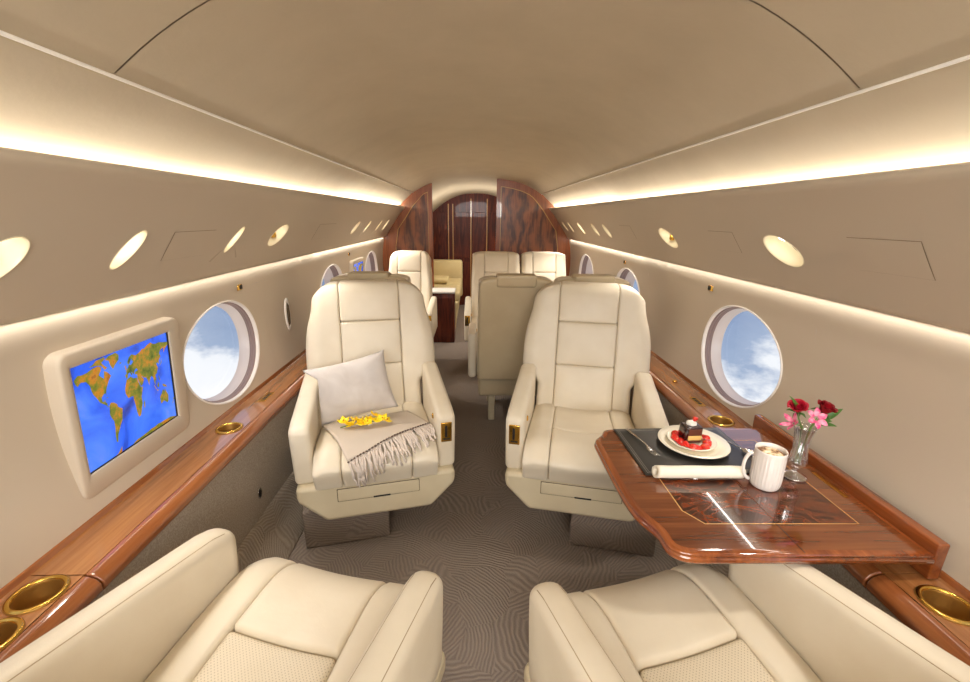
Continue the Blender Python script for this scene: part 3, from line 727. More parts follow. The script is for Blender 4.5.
def map_screen(yc, hw, z0, z1, label, sc_=1.0):
    s = WALLP.atz((z0 + z1) / 2); px, _, pz = surf(WALLP, -1, yc, s)
    root = thing('map_screen', label, 'screen', (px, yc, z0)); root.rotation_euler = (0, radians(4), 0)
    h = z1 - z0; W = hw * 2; face = .050
    mb = MB()
    # frame as a ring of four bars so the display is recessed in it
    so, sw, sz0, sz1 = -.015 * sc_, hw * .812, h * .175, h * .905; a0, a1 = so - sw, so + sw
    outer = []; R = .03 * sc_
    for (cy, cz, ang0) in ((hw - R, h - R, 0), (-hw + R, h - R, 90), (-hw + R, R, 180), (hw - R, R, 270)):
        for k in range(7): a = radians(ang0 + 15 * k); outer.append((cy + R * cos(a), cz + R * sin(a)))
    inner = []
    for (p, q) in outer:
        inner.append((clamp(p * 1.5, a0, a1), clamp((q - h / 2) * 1.6 + h / 2, sz0, sz1)))
    rings = []
    n = len(outer)
    for (t, xx) in ((0, -.06), (0, .010 * sc_), (.03, .015 * sc_), (.10, .019 * sc_), (.22, .021 * sc_), (.6, .022 * sc_), (.98, .022 * sc_), (1, .021 * sc_), (1, .012 * sc_)):
        rings.append([(xx, lerp(o[0], i[0], t), lerp(o[1], i[1], t)) for o, i in zip(outer, inner)])
    mb.add([p for r in rings for p in r], [(r * n + i, r * n + (i + 1) % n, (r + 1) * n + (i + 1) % n, (r + 1) * n + i) for r in range(len(rings) - 1) for i in range(n)])
    mb.build('screen_surround', M['wall'], root)
    mb = MB(); x = .0145 * sc_
    mb.add([(x, a0, sz0), (x, a1, sz0), (x, a1, sz1), (x, a0, sz1)], [(0, 1, 2, 3)]); d = mb.build('display', M['ocean'], root, flat=True)
    mb = MB(); bw = .006 * sc_
    for (a, b, c, e_) in ((a0, a0 + bw * .4, sz0, sz1), (a1 - bw, a1, sz0, sz1), (a0, a1, sz0, sz0 + bw * .6), (a0, a1, sz1 - bw * .3, sz1)):
        box(mb, x, x + .002, a, b, c, e_)
    mb.build('black_border', M['dark'], d, flat=True)
    mb = MB()
    for nme, pl in CONT.items():
        if nme == 'arctic_islands' and sc_ < 1: continue
        P_ = []
        for (lo, la) in pl:
            P_.append((x + .0006, lerp(a0, a1, (lo + 178) / 362) , lerp(sz0, sz1, clamp((la + 75) / 161, .0, 1))))
        # roughen the coast
        Q = []
        for i in range(len(P_)):
            a, b = Vector(P_[i]), Vector(P_[(i + 1) % len(P_)]); Q.append(tuple(a)); L = (b - a).length
            k = int(L / (.012 * sc_))
            for j in range(1, k):
                p = a.lerp(b, j / k); Q.append((p.x, clamp(p.y + random.uniform(-.0022, .0022) * sc_, a0, a1), clamp(p.z + random.uniform(-.0022, .0022) * sc_, sz0, sz1)))
        Q = [q for i, q in enumerate(Q) if math.dist(q, Q[i - 1]) > 1e-6]
        mb.add(Q, tessellate_polygon([[Vector((q[1], q[2], 0)) for q in Q]]))
    mb.build('world_map', M['land'], d, flat=True)
    return root
map_screen(1.223, .222, .652, 1.068, 'large wall screen showing a blue world map, nearest the viewer')
map_screen(3.86, .20, .70, 1.03, 'small distant wall screen showing a world map, beside the aft window', .8)

# ------------------------------------------------------------------ seats
def make_chair(name, label, group, loc, rz, w=.655, topw=.57, arms=(-1, 1), plate=None, perf=False, pedoff=(0, 0), ztop=1.075, recl=.25, flap=False, flat_shoulder=False, drawer=True, arm_out=False, base='pedestal'):
    if not perf and ztop == 1.075: ztop = 1.062
    root = thing(name, label, 'seat', loc, rz, group)
    hw = w / 2; armw = .080 if not arm_out else .058; inn = hw - armw - .002 if not arm_out else hw
    L = M['leather']
    # lower shell
    mb = MB()
    if arm_out: prism(mb, [(-hw + .012, .372), (hw - .012, .372), (hw - .012, .205), (-hw + .012, .205)], -.335, .24, 'y')
    else: prism(mb, [(-hw + .005, .352), (hw - .005, .352), (hw - .005, .285), (hw - .110, .178), (-hw + .110, .178), (-hw + .005, .285)], -.345, .24, 'y')
    sh = mb.build('seat_shell', M['shell'] if not arm_out else M['leather_back'], root, bevel=.022, seg=4)
    if drawer:
        mb = MB(); rbox(mb, (0, -.344, .300), (.33, .012, .056), .005, (6, 1, 3), 3); fp = mb.build('footrest_panel', M['shell'], sh)
        mb = MB(); rbox(mb, (0, -.3425, .300), (.335, .010, .061), .004, (6, 1, 3), 2); mb.build('panel_gap', M['groove'], fp)
        mb = MB(); rbox(mb, (0.01, -.349, .275), (.07, .006, .008), .003, (2, 1, 1), 3); mb.build('finger_slot', M['dark'], fp)
    # seat cushion: side bolsters, front pad, sitting pad, all flush along their seams
    cw = inn * .56
    def seatfn(x, y, z):
        f = smooth(.36, .49, z); ax = abs(x) / inn
        z += f * (.018 - .062 * smooth(-.33, .25, y))
        z -= f * .014 * cos(clamp(ax, 0, 1) * pi / 2) ** 2
        z -= f * .020 * smooth(.72, 1.0, ax) ** 2
        # front roll
        t = clamp((-.27 - y) / .14, 0, 1)
        z -= f * .060 * t ** 2.6
        if y < -.30: y += .035 * (1 - smooth(.34, .45, z))
        return x, y, z
    mb = MB()
    for sgn in (-1, 1):
        rbox(mb, (sgn * (cw + inn) / 2, -.09, .420), (inn - cw - .001, .63, .145), .013, (8, 22, 6), 4, seatfn)
    rbox(mb, (0, -.285, .420), (cw * 2 - .001, .24, .1445), .014, (14, 12, 6), 4, seatfn)
    sc1 = mb.build('seat_cushion', L, root)
    mb = MB(); rbox(mb, (0, .032, .420), (cw * 2 - .001, .388, .142), .013, (12, 12, 5), 4, seatfn); mb.build('sitting_pad', M['leather_perf'] if perf else L, sc1)
    # backrest
    bw = .150 * (w / .655) if not arm_out else .115
    def width(z): return lerp(hw, topw / 2, smooth(.70, ztop + .05, z))
    def lim(z):
        lo = inn - .004 if not arm_out else hw
        return lerp(lo, width(z), smooth(.55, .64, z) if not perf else smooth(.66, .75, z))
    def backfn(x, y, z):
        ax = abs(x); sg = 1 if x > 0 else -1
        if ax > bw:
            t = (ax - bw) / (hw - bw)
            ax = bw + t * (lim(z) - bw)
            y -= .034 * t ** 1.5 * smooth(1.12, .72, z)
            if y < .30:
                q = clamp((t - .52) / .48, 0, 1); y += .055 * (1 - sqrt(max(0, 1 - q * q)))
            z -= (.075 if not flat_shoulder else .022) * t ** 2.6 * smooth(.80, 1.04, z)
            x = sg * ax
        # top edge rolls back
        q = clamp((z - ztop + .05) / .05, 0, 1)
        if y < .27: y += .022 * q * q
        y += (z - .42) * recl
        return x, y, z
    zc0 = .415
    mb = MB()
    for sgn in (-1, 1):
        rbox(mb, (sgn * (bw + hw) / 2, .257, (zc0 + ztop - .004) / 2), (hw - bw - .001, .135, ztop - .004 - zc0), .012, (14, 5, 30), 4, backfn)
    zs = [zc0 + .01, .652, .872, ztop]
    for a, b in zip(zs, zs[1:]):
        def pf(x, y, z, a=a, b=b):
            if y < .26:
                u = x / bw; v = (z - (a + b) / 2) / ((b - a) / 2)
                y -= .007 * max(0, cos(clamp(u, -1, 1) * pi / 2)) ** .6 * max(0, cos(clamp(v, -1, 1) * pi / 2)) ** .6
                y -= .012 * (1 - smooth(zc0, .62, z))
            return backfn(x, y, z)
        rbox(mb, (0, .256, (a + b) / 2), (bw * 2 - .001, .135, b - a - .001), .011, (12, 4, 10), 4, pf)
    bk = mb.build('backrest', L, root)
    # hard back shell
    mb = MB()
    def shellfn(x, y, z):
        t = abs(x) / hw; x *= (lim(z) / hw) * .985
        z -= (.075 if not flat_shoulder else .022) * max(0, (t - .45) / .55) ** 2.6 * smooth(.80, 1.04, z)
        y += (z - .42) * recl
        return x, y, z
    z0 = .385 if not arm_out else .355
    rbox(mb, (0, .327, (z0 + ztop - .003) / 2), (w, .05, ztop - .003 - z0), .024, (14, 2, 20), 4, shellfn)
    mb.build('back_shell', M['leather_back'], bk)
    if flap:
        mb = MB(); rbox(mb, (0, .305, ztop - .022), (.235, .115, .075), .016, (6, 4, 4), 4, lambda x, y, z: (x, y + (z - .42) * recl, z))
        mb.build('headrest_flap', M['leather_back'], bk)
    # arms
    for sgn in arms:
        mb = MB(); cx = sgn * (hw - armw / 2 if not arm_out else hw + armw / 2 + .002)
        def armfn(x, y, z):
            top = smooth(.36, .60, z); t = (y + .335) / .52
            z += top * ((.070 if perf else .048) * clamp(t, 0, 1.0)) + (top * .004 if perf else 0)
            z -= top * .012 * smooth(-.26, -.335, y)
            if y < -.2: y += .018 * (1 - smooth(.34, .58, z))
            return x, y, z
        z0, z1 = (.345, .612) if not arm_out else (.33, .60)
        rbox(mb, (cx, -.06, (z0 + z1) / 2), (armw, .55, z1 - z0), .034 if perf else .024, (3, 12, 8), 5, armfn)
        ar = mb.build('armrest', L, root)
        if perf:
            mb = MB()
            for q in (-.026, .026):
                tube(mb, [armfn(cx + q, -.30 + .5 * i / 16, z1 - .0070) for i in range(17)], .0011, 5)
            mb.build('stitching', M['seam_thread'], ar)
        if plate is not None and sgn == plate:
            mb = MB(); rbox(mb, (cx, -.3325, .535), (.046, .014, .098), .004, (1, 1, 2), 3, armfn); pl = mb.build('control_plate', M['brass'], ar); pl['label'] = 'polished brass seat control plate'
            mb = MB(); rbox(mb, (cx - .002, -.340, .541), (.010, .008, .058), .003, (1, 1, 2), 3, armfn); rbox(mb, (cx, -.340, .502), (.03, .006, .006), .002, (1, 1, 1), 2, armfn); mb.build('lever_slot', M['dark'], pl)
            mb = MB(); lathe(mb, [(0, 0), (.008, 0), (.009, .004), (.006, .007), (0, .007)], 16); mb.map(lambda a, b, c: (cx - sgn * (armw / 2 + c * 1.0 - .001), -.225 + a, .555 + b * 1.5)); mb.build('arm_button', M['brass'], ar)
    px, py = pedoff
    if base == 'pedestal':      # carpeted box
        mb = MB(); prism(mb, [(-.18 + px, .0), (.18 + px, .0), (.18 + px, .19), (-.18 + px, .19)], -.24 + py, .22 + py, 'y')
        mb.build('pedestal', M['carpet'], root, bevel=.012, seg=2)
    else:
        for lx in (-.12, .12):
            mb = MB(); rbox(mb, (lx, .16, .104), (.045, .06, .208), .008, (1, 1, 2), 2); mb.build('leg', M['shell'], root)
            mb = MB(); rbox(mb, (lx, -.16, .104), (.045, .06, .208), .008, (1, 1, 2), 2); mb.build('leg', M['shell'], root)
    return root

A = radians(13)
CL = (-.508, 1.895); CR = (.486, 1.870)
chL = make_chair('swivel_seat', 'cream leather swivel seat holding a grey pillow and fringed blanket', 'cream swivel seats', (CL[0], CL[1], 0), A, plate=1, pedoff=(-.145, -.03))
chR = make_chair('swivel_seat', 'cream leather swivel seat facing the viewer behind the laid table', 'cream swivel seats', (CR[0], CR[1], 0), -A, plate=-1, pedoff=(.15, -.07))
B = radians(15)
make_chair('swivel_seat', 'cream leather seat seen from above, its back to the viewer, on the map screen side', 'cream swivel seats', (-.505, .584, 0), pi - B, perf=True, recl=.62, ztop=1.0)
make_chair('swivel_seat', 'cream leather seat seen from above, tucked under the near edge of the table', 'cream swivel seats', (.482, .548, 0), pi + B, perf=True, recl=.62, ztop=1.0)
D2 = dict(w=.452, topw=.44, flat_shoulder=True, arm_out=True, base='legs', drawer=False)
make_chair('swivel_seat', 'cream seat turned aft, only its top showing behind the pillow seat', 'cream swivel seats', (-.655, 3.03, 0), pi, flap=True, arms=(-1,), **dict(D2, w=.47, topw=.46))
make_chair('double_seat', 'tan seat back beside the aisle with a folded head flap, turned aft', 'paired aft-row seats', (.209, 2.985, 0), pi, flap=True, arms=(1,), plate=1, **D2)
make_chair('double_seat', 'seat back by the wall, half hidden behind the cream seat at the table', 'paired aft-row seats', (.663, 2.985, 0), pi, flap=True, arms=(), **D2)
make_chair('swivel_seat', 'lone distant cream seat in front of the wood bulkhead beside the cabinet', 'cream swivel seats', (-.672, 3.96, 0), 0, arms=(1,), plate=1, **dict(D2, w=.43, topw=.40, flat_shoulder=False))
make_chair('double_seat', 'far cream seat next to the aisle facing the viewer, with a brass arm plate', 'paired aft-row seats', (.183, 3.97, 0), 0, arms=(-1,), plate=-1, **dict(D2, w=.488, topw=.47))
make_chair('double_seat', 'far cream seat by the wall facing the viewer, in front of flame mahogany', 'paired aft-row seats', (.660, 3.97, 0), 0, arms=(), **dict(D2, w=.455, topw=.44))

# ------------------------------------------------------------------ pillow, blanket, flowers on the seat
def inchair(x, y, z, C=CL, a=A):
    return Vector((C[0] + x * cos(a) - y * sin(a), C[1] + x * sin(a) + y * cos(a), z))
mb = MB(); PW, PH, PT = .37, .27, .115
n = 26; vs = []; fs = []
for side in (1, -1):
    base = len(vs)
    for i in range(n + 1):
        for j in range(n + 1):
            u, v = -1 + 2 * i / n, -1 + 2 * j / n
            th = (max(0, 1 - abs(u) ** 2.6) * max(0, 1 - abs(v) ** 2.6)) ** .55
            pin = 1 - .07 * (1 - abs(u)) * 0
            x = u * PW / 2 * (1 - .07 * (1 - v * v)); z = v * PH / 2 * (1 - .09 * (1 - u * u))
            y = side * th * PT / 2 + .006 * sin(5 * u + 3 * v) * th
            vs.append((x, y, z))
    for i in range(n):
        for j in range(n): fs.append((base + i * (n + 1) + j, base + (i + 1) * (n + 1) + j, base + (i + 1) * (n + 1) + j + 1, base + i * (n + 1) + j + 1))
mb.add(vs, fs)
pil = mb.build('throw_pillow', M['pillow'])
bm = bmesh.new(); bm.from_mesh(pil.data); bmesh.ops.remove_doubles(bm, verts=bm.verts, dist=.0015); bmesh.ops.recalc_face_normals(bm, faces=bm.faces); bm.to_mesh(pil.data); bm.free()
tag(pil, 'pale grey throw pillow leaning on the back of a cream seat', 'pillow')
pil.rotation_euler = (radians(-17), radians(-12.5), radians(9)); pil.location = (-.598, 1.835, .640)
# the cushion's edge flattens against the inside of the armrest
pm_ = Matrix.Translation(pil.location) @ pil.rotation_euler.to_matrix().to_4x4(); cm_ = Matrix.Translation((CL[0], CL[1], 0)) @ Matrix.Rotation(A, 4, 'Z'); tm_ = cm_.inverted() @ pm_; ti_ = tm_.inverted()
for v_ in pil.data.vertices:
    q = tm_ @ v_.co
    if q.x < -.236:
        lim_ = lerp(-.236, -.34, smooth(.690, .735, q.z))
        if q.x < lim_: q.x = lim_; v_.co = ti_ @ q

# blanket: a sheet lying on the seat, falling over its front edge
def seat_top(x, y):
    f = 1; ax = abs(x) / .2455
    z = .4925 + .018 - .062 * smooth(-.33, .25, y) - .060 * clamp((-.27 - y) / .14, 0, 1) ** 2.6
    return z + .004
def drape(x, d):
    """point at chair-local x, path distance d measured from y=0 towards the front and over the edge"""
    flat_end = .365; r = .045
    if d < flat_end: return (x, -d, seat_top(x, -d) - .003)
    a = (d - flat_end) / r
    zt = seat_top(x, -flat_end) - .003
    if a < pi / 2: return (x, -flat_end - r * sin(a), zt - r * (1 - cos(a)))
    return (x, -flat_end - r, zt - r - (d - flat_end - r * pi / 2))
root = thing('fringed_blanket', 'grey-beige folded blanket with a knotted fringe spread over the pillow seat', 'blanket', tuple(inchair(0, 0, .47)), A)
o = Vector((0, 0, .47))
# corners in (local x, path d)
BL, FL, FR, BR = (-.228, .095), (-.110, .408), (.232, .205), (.150, .00)
mb = MB(); nu, nv = 30, 30; vs = []; fs = []
for i in range(nu + 1):
    for j in range(nv + 1):
        u, v = i / nu, j / nv
        x = lerp(lerp(BL[0], BR[0], u), lerp(FL[0], FR[0], u), v); d = lerp(lerp(BL[1], BR[1], u), lerp(FL[1], FR[1], u), v)
        p = Vector(drape(x, d)); p.z += .008 + .003 * sin(9 * u + 2 * v) * v
        p.y -= .004
        vs.append(p - o)
for i in range(nu):
    for j in range(nv): fs.append((i * (nv + 1) + j, (i + 1) * (nv + 1) + j, (i + 1) * (nv + 1) + j + 1, i * (nv + 1) + j + 1))
mb.add(vs, fs); cl = mb.build('cloth', M['throw'], root)
so = cl.modifiers.new('thick', 'SOLIDIFY'); so.thickness = .006; so.offset = 1
mb = MB(); ed = []
for i in range(61):
    u = i / 60; p = Vector(drape(lerp(FL[0], FR[0], u), lerp(FL[1], FR[1], u) + .002)); ed.append(p + Vector((0, -.008, .015)) - o)
for i in range(0, 60, 2): tube(mb, [ed[i], ed[i + 1]], .0028, 6)
mb.build('hem_stitching', M['fringe_d'], root)
mb = MB(); rnd = random.Random(3)
for i in range(46):
    u = (i + .5) / 46; x0, d0 = lerp(FL[0], FR[0], u), lerp(FL[1], FR[1], u)
    Lf = rnd.uniform(.09, .13); dx = rnd.uniform(-.02, .03) + .02; pts = []
    for k in range(7):
        t = k / 6; p = Vector(drape(min(x0 + dx * t, .236), d0 + Lf * t)) + Vector((rnd.uniform(-.003, .003), -.009 - .004 * t, .010)) - o; pts.append(p)
    tube(mb, pts, [.0028, .0032, .0032, .0036, .0056, .0032, .0042], 5)
    # a second, shorter strand knotted near the middle
    pts2 = [p + Vector((.004, -.003, .002)) for p in pts[:5]]
    tube(mb, pts2, [.0026, .003, .0032, .0058, .0036], 5)
mb.build('fringe', M['fringe'], root)

root = thing('flower_spray', 'small spray of yellow orchid blossoms lying on the grey blanket', 'flowers', tuple(inchair(0, 0, 0) * 0 + Vector((-.515, 1.715, .522))), radians(12))
mb = MB(); tube(mb, [(-.10, -.01, .0), (-.05, .0, .004), (.02, .005, .006), (.09, .0, .012)], [.0025, .0022, .002, .0015], 6); mb.build('stem', M['stemg'], root)
rnd = random.Random(11)
for k in range(12):
    t = k / 11; cx = lerp(-.085, .095, t); cyy = rnd.uniform(-.022, .022); cz = rnd.uniform(.012, .036)
    q = Matrix.Rotation(rnd.uniform(-.9, .3), 3, 'X') @ Matrix.Rotation(rnd.uniform(-.7, .7), 3, 'Y') @ Matrix.Rotation(rnd.uniform(0, 6), 3, 'Z')
    mb = MB()
    for m_ in range(5):
        a = 2 * pi * m_ / 5; vs = []; L_ = rnd.uniform(.021, .029); nW = 4; nL = 5
        for i in range(nL + 1):
            s_ = i / nL; wd = .0115 * sin(pi * (s_ * .85 + .12)) ** .8
            for j in range(nW + 1):
                v_ = -1 + 2 * j / nW; p = Vector((s_ * L_, v_ * wd, .010 * s_ ** 1.5 - .004 * v_ * v_))
                p = Matrix.Rotation(a, 3, 'Z') @ p; vs.append(q @ p + Vector((cx, cyy, cz)))
        mb.add(vs, [(i * (nW + 1) + j, i * (nW + 1) + j + 1, (i + 1) * (nW + 1) + j + 1, (i + 1) * (nW + 1) + j) for i in range(nL) for j in range(nW)])
    bl = mb.build('blossom', M['yellow'], root)
    mb = MB(); rbox(mb, tuple(q @ Vector((0, 0, .005)) + Vector((cx, cyy, cz))), (.007, .007, .007), .0034, (1, 1, 1), 3); mb.build('blossom_centre', M['yellow_d'], bl)

# ------------------------------------------------------------------ table
TZ = .672
outline = [(1.012, .775), (.472, .783), (.445, .787), (.425, .797), (.412, .812), (.408, .832), (.409, .852), (.405, .872), (.394, .895), (.383, .92), (.376, .95), (.371, 1.0), (.369, 1.06), (.369, 1.28), (.372, 1.305), (.385, 1.325), (.402, 1.340), (.412, 1.356), (.420, 1.374), (.436, 1.385), (.46, 1.388), (1.012, 1.392)]
root = thing('folding_table', 'glossy mahogany pull-out table with inlaid panels, laid for dessert', 'table', (.70, 1.08, .60)); to = Vector(root.location)
def smooth_poly(p):
    q = []
    for i in range(len(p)):
        a, b = Vector(p[i]), Vector(p[(i + 1) % len(p)]); q.append(tuple(a * .75 + b * .25)); q.append(tuple(a * .25 + b * .75))
    return q
core = outline[1:-1]; sm = core
for _ in range(2):
    q = [sm[0]]
    for a, b in zip(sm, sm[1:]): a, b = Vector(a), Vector(b); q += [tuple(a * .75 + b * .25), tuple(a * .25 + b * .75)]
    q.append(sm[-1]); sm = q
outline = [outline[0]] + sm + [outline[-1]]
def off_poly(p, d):
    n = len(p); out = []
    for i in range(n):
        a, b, c = Vector(p[i - 1]), Vector(p[i]), Vector(p[(i + 1) % n])
        e1 = (b - a).normalized(); e2 = (c - b).normalized(); nn = Vector((-(e1 + e2).y, (e1 + e2).x))
        nn = nn.normalized() if nn.length > 1e-6 else Vector((-e1.y, e1.x))
        out.append((b.x + nn.x * d, b.y + nn.y * d))
    return out
area = sum(outline[i - 1][0] * outline[i][1] - outline[i][0] * outline[i - 1][1] for i in range(len(outline)))
sg = 1 if area > 0 else -1
def ring_at(d, z): return [(x, y, z) for x, y in off_poly(outline, sg * d)]
mb = MB(); n = len(outline)
RG = [(.022, 0.0), (.010, 0), (.006, -.001), (.003, -.004), (.003, -.008), (.006, -.010), (.002, -.012), (0, -.017), (.001, -.024), (.006, -.029), (.02, -.032)]
vs = [p for d, z in RG for p in ring_at(d, TZ + z)]
mb.add(vs, [(r * n + i, r * n + (i + 1) % n, (r + 1) * n + (i + 1) % n, (r + 1) * n + i) for r in range(len(RG) - 1) for i in range(n)])
mb.map(lambda a, b, c: (a - to.x, b - to.y, c - to.z)); mb.build('table_edge', M['table_edge'], root)
mb = MB(); mb.add(ring_at(.0215, TZ), [tuple(range(n))]); mb.add(ring_at(.0195, TZ - .032), [tuple(range(n))])
mb.map(lambda a, b, c: (a - to.x, b - to.y, c - to.z)); top = mb.build('table_top', M['table'], root, flat=True)
inl = [(.925, .880), (.535, .884), (.500, .935), (.500, 1.30), (.925, 1.30)]
def relT(mb): mb.map(lambda a, b, c: (a - to.x, b - to.y, c - to.z)); return mb
mb = MB(); prism(mb, [(.7165, .8835), (.537, .887), (.503, .936), (.503, 1.297), (.7165, 1.297)], TZ - .001, TZ + .0004); relT(mb).build('burl_panel', M['burl'], top, flat=True)
mb = MB(); prism(mb, [(.7195, .8835), (.922, .8835), (.922, 1.297), (.7195, 1.297)], TZ - .001, TZ + .0004); relT(mb).build('burl_panel', M['burl'], top, flat=True)
mb = MB(); m_ = len(inl)
ins = off_poly(inl, -.0035 if sum(inl[i - 1][0] * inl[i][1] - inl[i][0] * inl[i - 1][1] for i in range(m_)) < 0 else .0035)
mb.add([(x, y, TZ + .0007) for x, y in inl] + [(x, y, TZ + .0007) for x, y in ins], [(i, (i + 1) % m_, m_ + (i + 1) % m_, m_ + i) for i in range(m_)])
relT(mb).build('inlay_line', M['inlay'], top, flat=True)
mb = MB(); prism(mb, [(1.012, .776), (1.040, .776), (1.040, 1.445), (1.012, 1.445)], .6012, .700); relT(mb).build('wall_rail', M['table_edge'], root, bevel=.005)
mb = MB(); prism(mb, [(.975, .985), (.988, .985), (.988, 1.105), (.975, 1.105)], TZ, TZ + .0012); relT(mb).build('brass_hinge', M['brass'], root, flat=True)
mb = MB(); box(mb, .715, .7165, .787, 1.388, TZ + .0001, TZ + .0006); relT(mb).build('fold_line', M['dark'], top, flat=True)

# placemat
mat_c = (.655, 1.238); ma = radians(1.5)
root = thing('placemat', 'dark grey leather placemat on the table under the cake plate', 'placemat', (mat_c[0], mat_c[1], TZ + .0008), ma)
mb = MB(); rbox(mb, (0, 0, .002), (.385, .285, .0036), .0016, (10, 8, 1), 2); pm = mb.build('mat', M['placemat'], root)
mb = MB()
for d in (.010, .016):
    for (x0, x1, y0, y1) in ((-.1925 + d, .1925 - d, -.1425 + d, -.1425 + d), (-.1925 + d, .1925 - d, .1425 - d, .1425 - d), (-.1925 + d, -.1925 + d, -.1425 + d, .1425 - d), (.1925 - d, .1925 - d, -.1425 + d, .1425 - d)):
        box(mb, x0 - .0006, x1 + .0006, y0 - .0006, y1 + .0006, .0036, .0042)
mb.build('border_stitching', M['stitch'], pm, flat=True)
MZ = TZ + .0008 + .0038
# plates
root = thing('dinner_plate', 'large cream china plate on the dark placemat', 'plate', (.690, 1.262, MZ + .0003))
mb = MB(); lathe(mb, [(0, .002), (.07, .002), (.074, .0), (.08, .001), (.108, .012), (.1105, .0145), (.109, .0165), (.082, .0065), (.076, .005), (0, .005)], 64); mb.build('plate_body', M['china'], root)
SZ = MZ + .0003 + .0052
root = thing('dessert_plate', 'small cream plate under the cake, stacked on the larger plate', 'plate', (.684, 1.264, SZ))
mb = MB(); lathe(mb, [(0, .001), (.045, .001), (.050, .0), (.053, .001), (.074, .013), (.0762, .0155), (.0745, .017), (.054, .006), (.049, .004), (0, .004)], 64); mb.build('plate_body', M['china'], root)
# cake
CZ_ = SZ + .0045
root = thing('cake_slice', 'square chocolate cake piece with a cut pale sponge face', 'cake', (.686, 1.274, CZ_), radians(3))
mb = MB(); rbox(mb, (-.001, .004, .028), (.058, .048, .058), .006, (3, 3, 3), 3); mb.build('chocolate_glaze', M['choc'], root)
mb = MB(); rbox(mb, (.0015, -.0195, .027), (.046, .004, .048), .002, (3, 1, 3), 2); cf = mb.build('mousse_layer', M['mousse'], root)
mb = MB(); rbox(mb, (.0015, -.0205, .020), (.046, .004, .017), .002, (3, 1, 2), 2); mb.build('sponge_layer', M['sponge'], root)
mb = MB(); lathe(mb, [(0, .0), (.013, .0), (.017, .004), (.016, .009), (.010, .013), (.004, .016), (0, .0165)], 24, (-.002, .004, .056), flute=lambda a, z: 1 + .06 * sin(6 * a + z * 300)); mb.build('cream_dollop', M['cream'], root)
# strawberries
def berry(name, label, loc, rz, s=1.0, tilt=0, cut=True):
    r = thing(name, label, 'strawberry', loc, rz, 'strawberry halves on the dessert plate')
    mb = MB(); n = 12; m_ = 16; vs = []; fs = []
    for i in range(n + 1):
        t = i / n; x = lerp(-.020, .020, t) * s; rad = .0145 * s * (sin(pi * min(1, (1 - t) * .9 + .0)) ** .55 if t > .02 else .25) * (1.0 if t < .6 else 1 - .25 * (t - .6))
        rad = .0172 * s * max(.04, (1 - t) ** .62 * (1 - .72 * (1 - t) ** 8))
        for j in range(m_ + 1):
            a = pi * j / m_; vs.append((x, rad * cos(a), rad * sin(a)))
    for i in range(n):
        for j in range(m_): fs.append((i * (m_ + 1) + j, (i + 1) * (m_ + 1) + j, (i + 1) * (m_ + 1) + j + 1, i * (m_ + 1) + j + 1))
    mb.add(vs, fs)
    R_ = Matrix.Rotation(tilt, 3, 'X'); lift = 00.0145 * s * abs(sin(tilt))
    mb.map(lambda a, b, c: tuple(R_ @ Vector((a, b, c)) + Vector((0, 0, lift)))); mb.build('flesh', M['berry'], r)
    mb = MB(); vs = []
    half = [(lerp(-.020, .020, i / n) * s, .0172 * s * max(.04, (1 - i / n) ** .62 * (1 - .72 * (1 - i / n) ** 8))) for i in range(n + 1)]
    poly = [(a, b) for a, b in half] + [(a, -b) for a, b in half[::-1]]
    mb.add([tuple(R_ @ Vector((a, b, 0)) + Vector((0, 0, lift))) for a, b in poly], [tuple(range(len(poly)))]); mb.build('cut_face', M['berry_cut'], r, flat=True)
    return r
spots = [(198, .050, 0, 'in front, towards the fork tines'), (172, .056, .2, 'on the rim beside the fork'), (140, .056, .3, 'behind the fork-side rim'), (228, .054, .1, 'small one just before the cake'), (262, .058, .0, 'largest, directly in front of the cake'), (300, .057, .1, 'in front of the cut sponge corner'), (335, .058, .2, 'on the spoon side of the plate'), (12, .057, .3, 'behind the spoon-side rim'), (108, .055, .2, 'behind the cake near the plate back')]
for k, (ang, rad, tl, lab) in enumerate(spots):
    a = radians(ang); berry('strawberry', 'glossy red strawberry half on the dessert plate, ' + lab, (.684 + (rad - .007) * cos(a), 1.264 + (rad - .007) * sin(a), SZ + .0085 + .0015 * (k % 2)), a + radians(62 + 28 * (k % 3)), [1.05, 1.0, .95, .9, 1.2, 1.1, 1.05, 1.0, .9][k], tl)
g = berry('strawberry_slice', 'thin strawberry slice standing in cream on top of the cake', (.688 + .004, 1.272, CZ_ + .072), radians(20), .62, radians(70)); g['group'] = ''
del g['group']
# cutlery
def smoothpts(p): return p
root = thing('dessert_fork', 'silver fork lying on the placemat beside the cake plate', 'fork', (.522, 1.285, MZ), radians(-78))
def blade(mb, pts, th):
    vs = []; fs = []
    for (x, w_, z) in pts: vs += [(x, -w_, z), (x, w_, z), (x, w_ * .8, z + th), (x, -w_ * .8, z + th)]
    n = len(pts)
    for i in range(n - 1):
        for k in range(4): fs.append((i * 4 + k, i * 4 + (k + 1) % 4, (i + 1) * 4 + (k + 1) % 4, (i + 1) * 4 + k))
    fs += [(3, 2, 1, 0), tuple((n - 1) * 4 + k for k in range(4))]; mb.add(vs, fs)
mb = MB(); blade(mb, [(-.088, .003, .003), (-.085, .007, .003), (-.07, .0065, .003), (-.04, .004, .004), (0, .0025, .006), (.03, .0026, .007), (.042, .004, .005), (.052, .0095, .002), (.066, .0105, .001)], .0022); mb.build('handle', M['chrome'], root)
for k in range(4):
    mb = MB(); yk = -.0081 + .0054 * k; tube(mb, [(.064, yk, .002), (.08, yk, .001), (.098, yk * .95, .004)], [.0017, .0016, .0009], 6); mb.build('tine', M['chrome'], root)
root = thing('dessert_spoon', 'silver spoon lying between the plate and the coffee mug', 'spoon', (.818, 1.262, MZ), radians(-66))
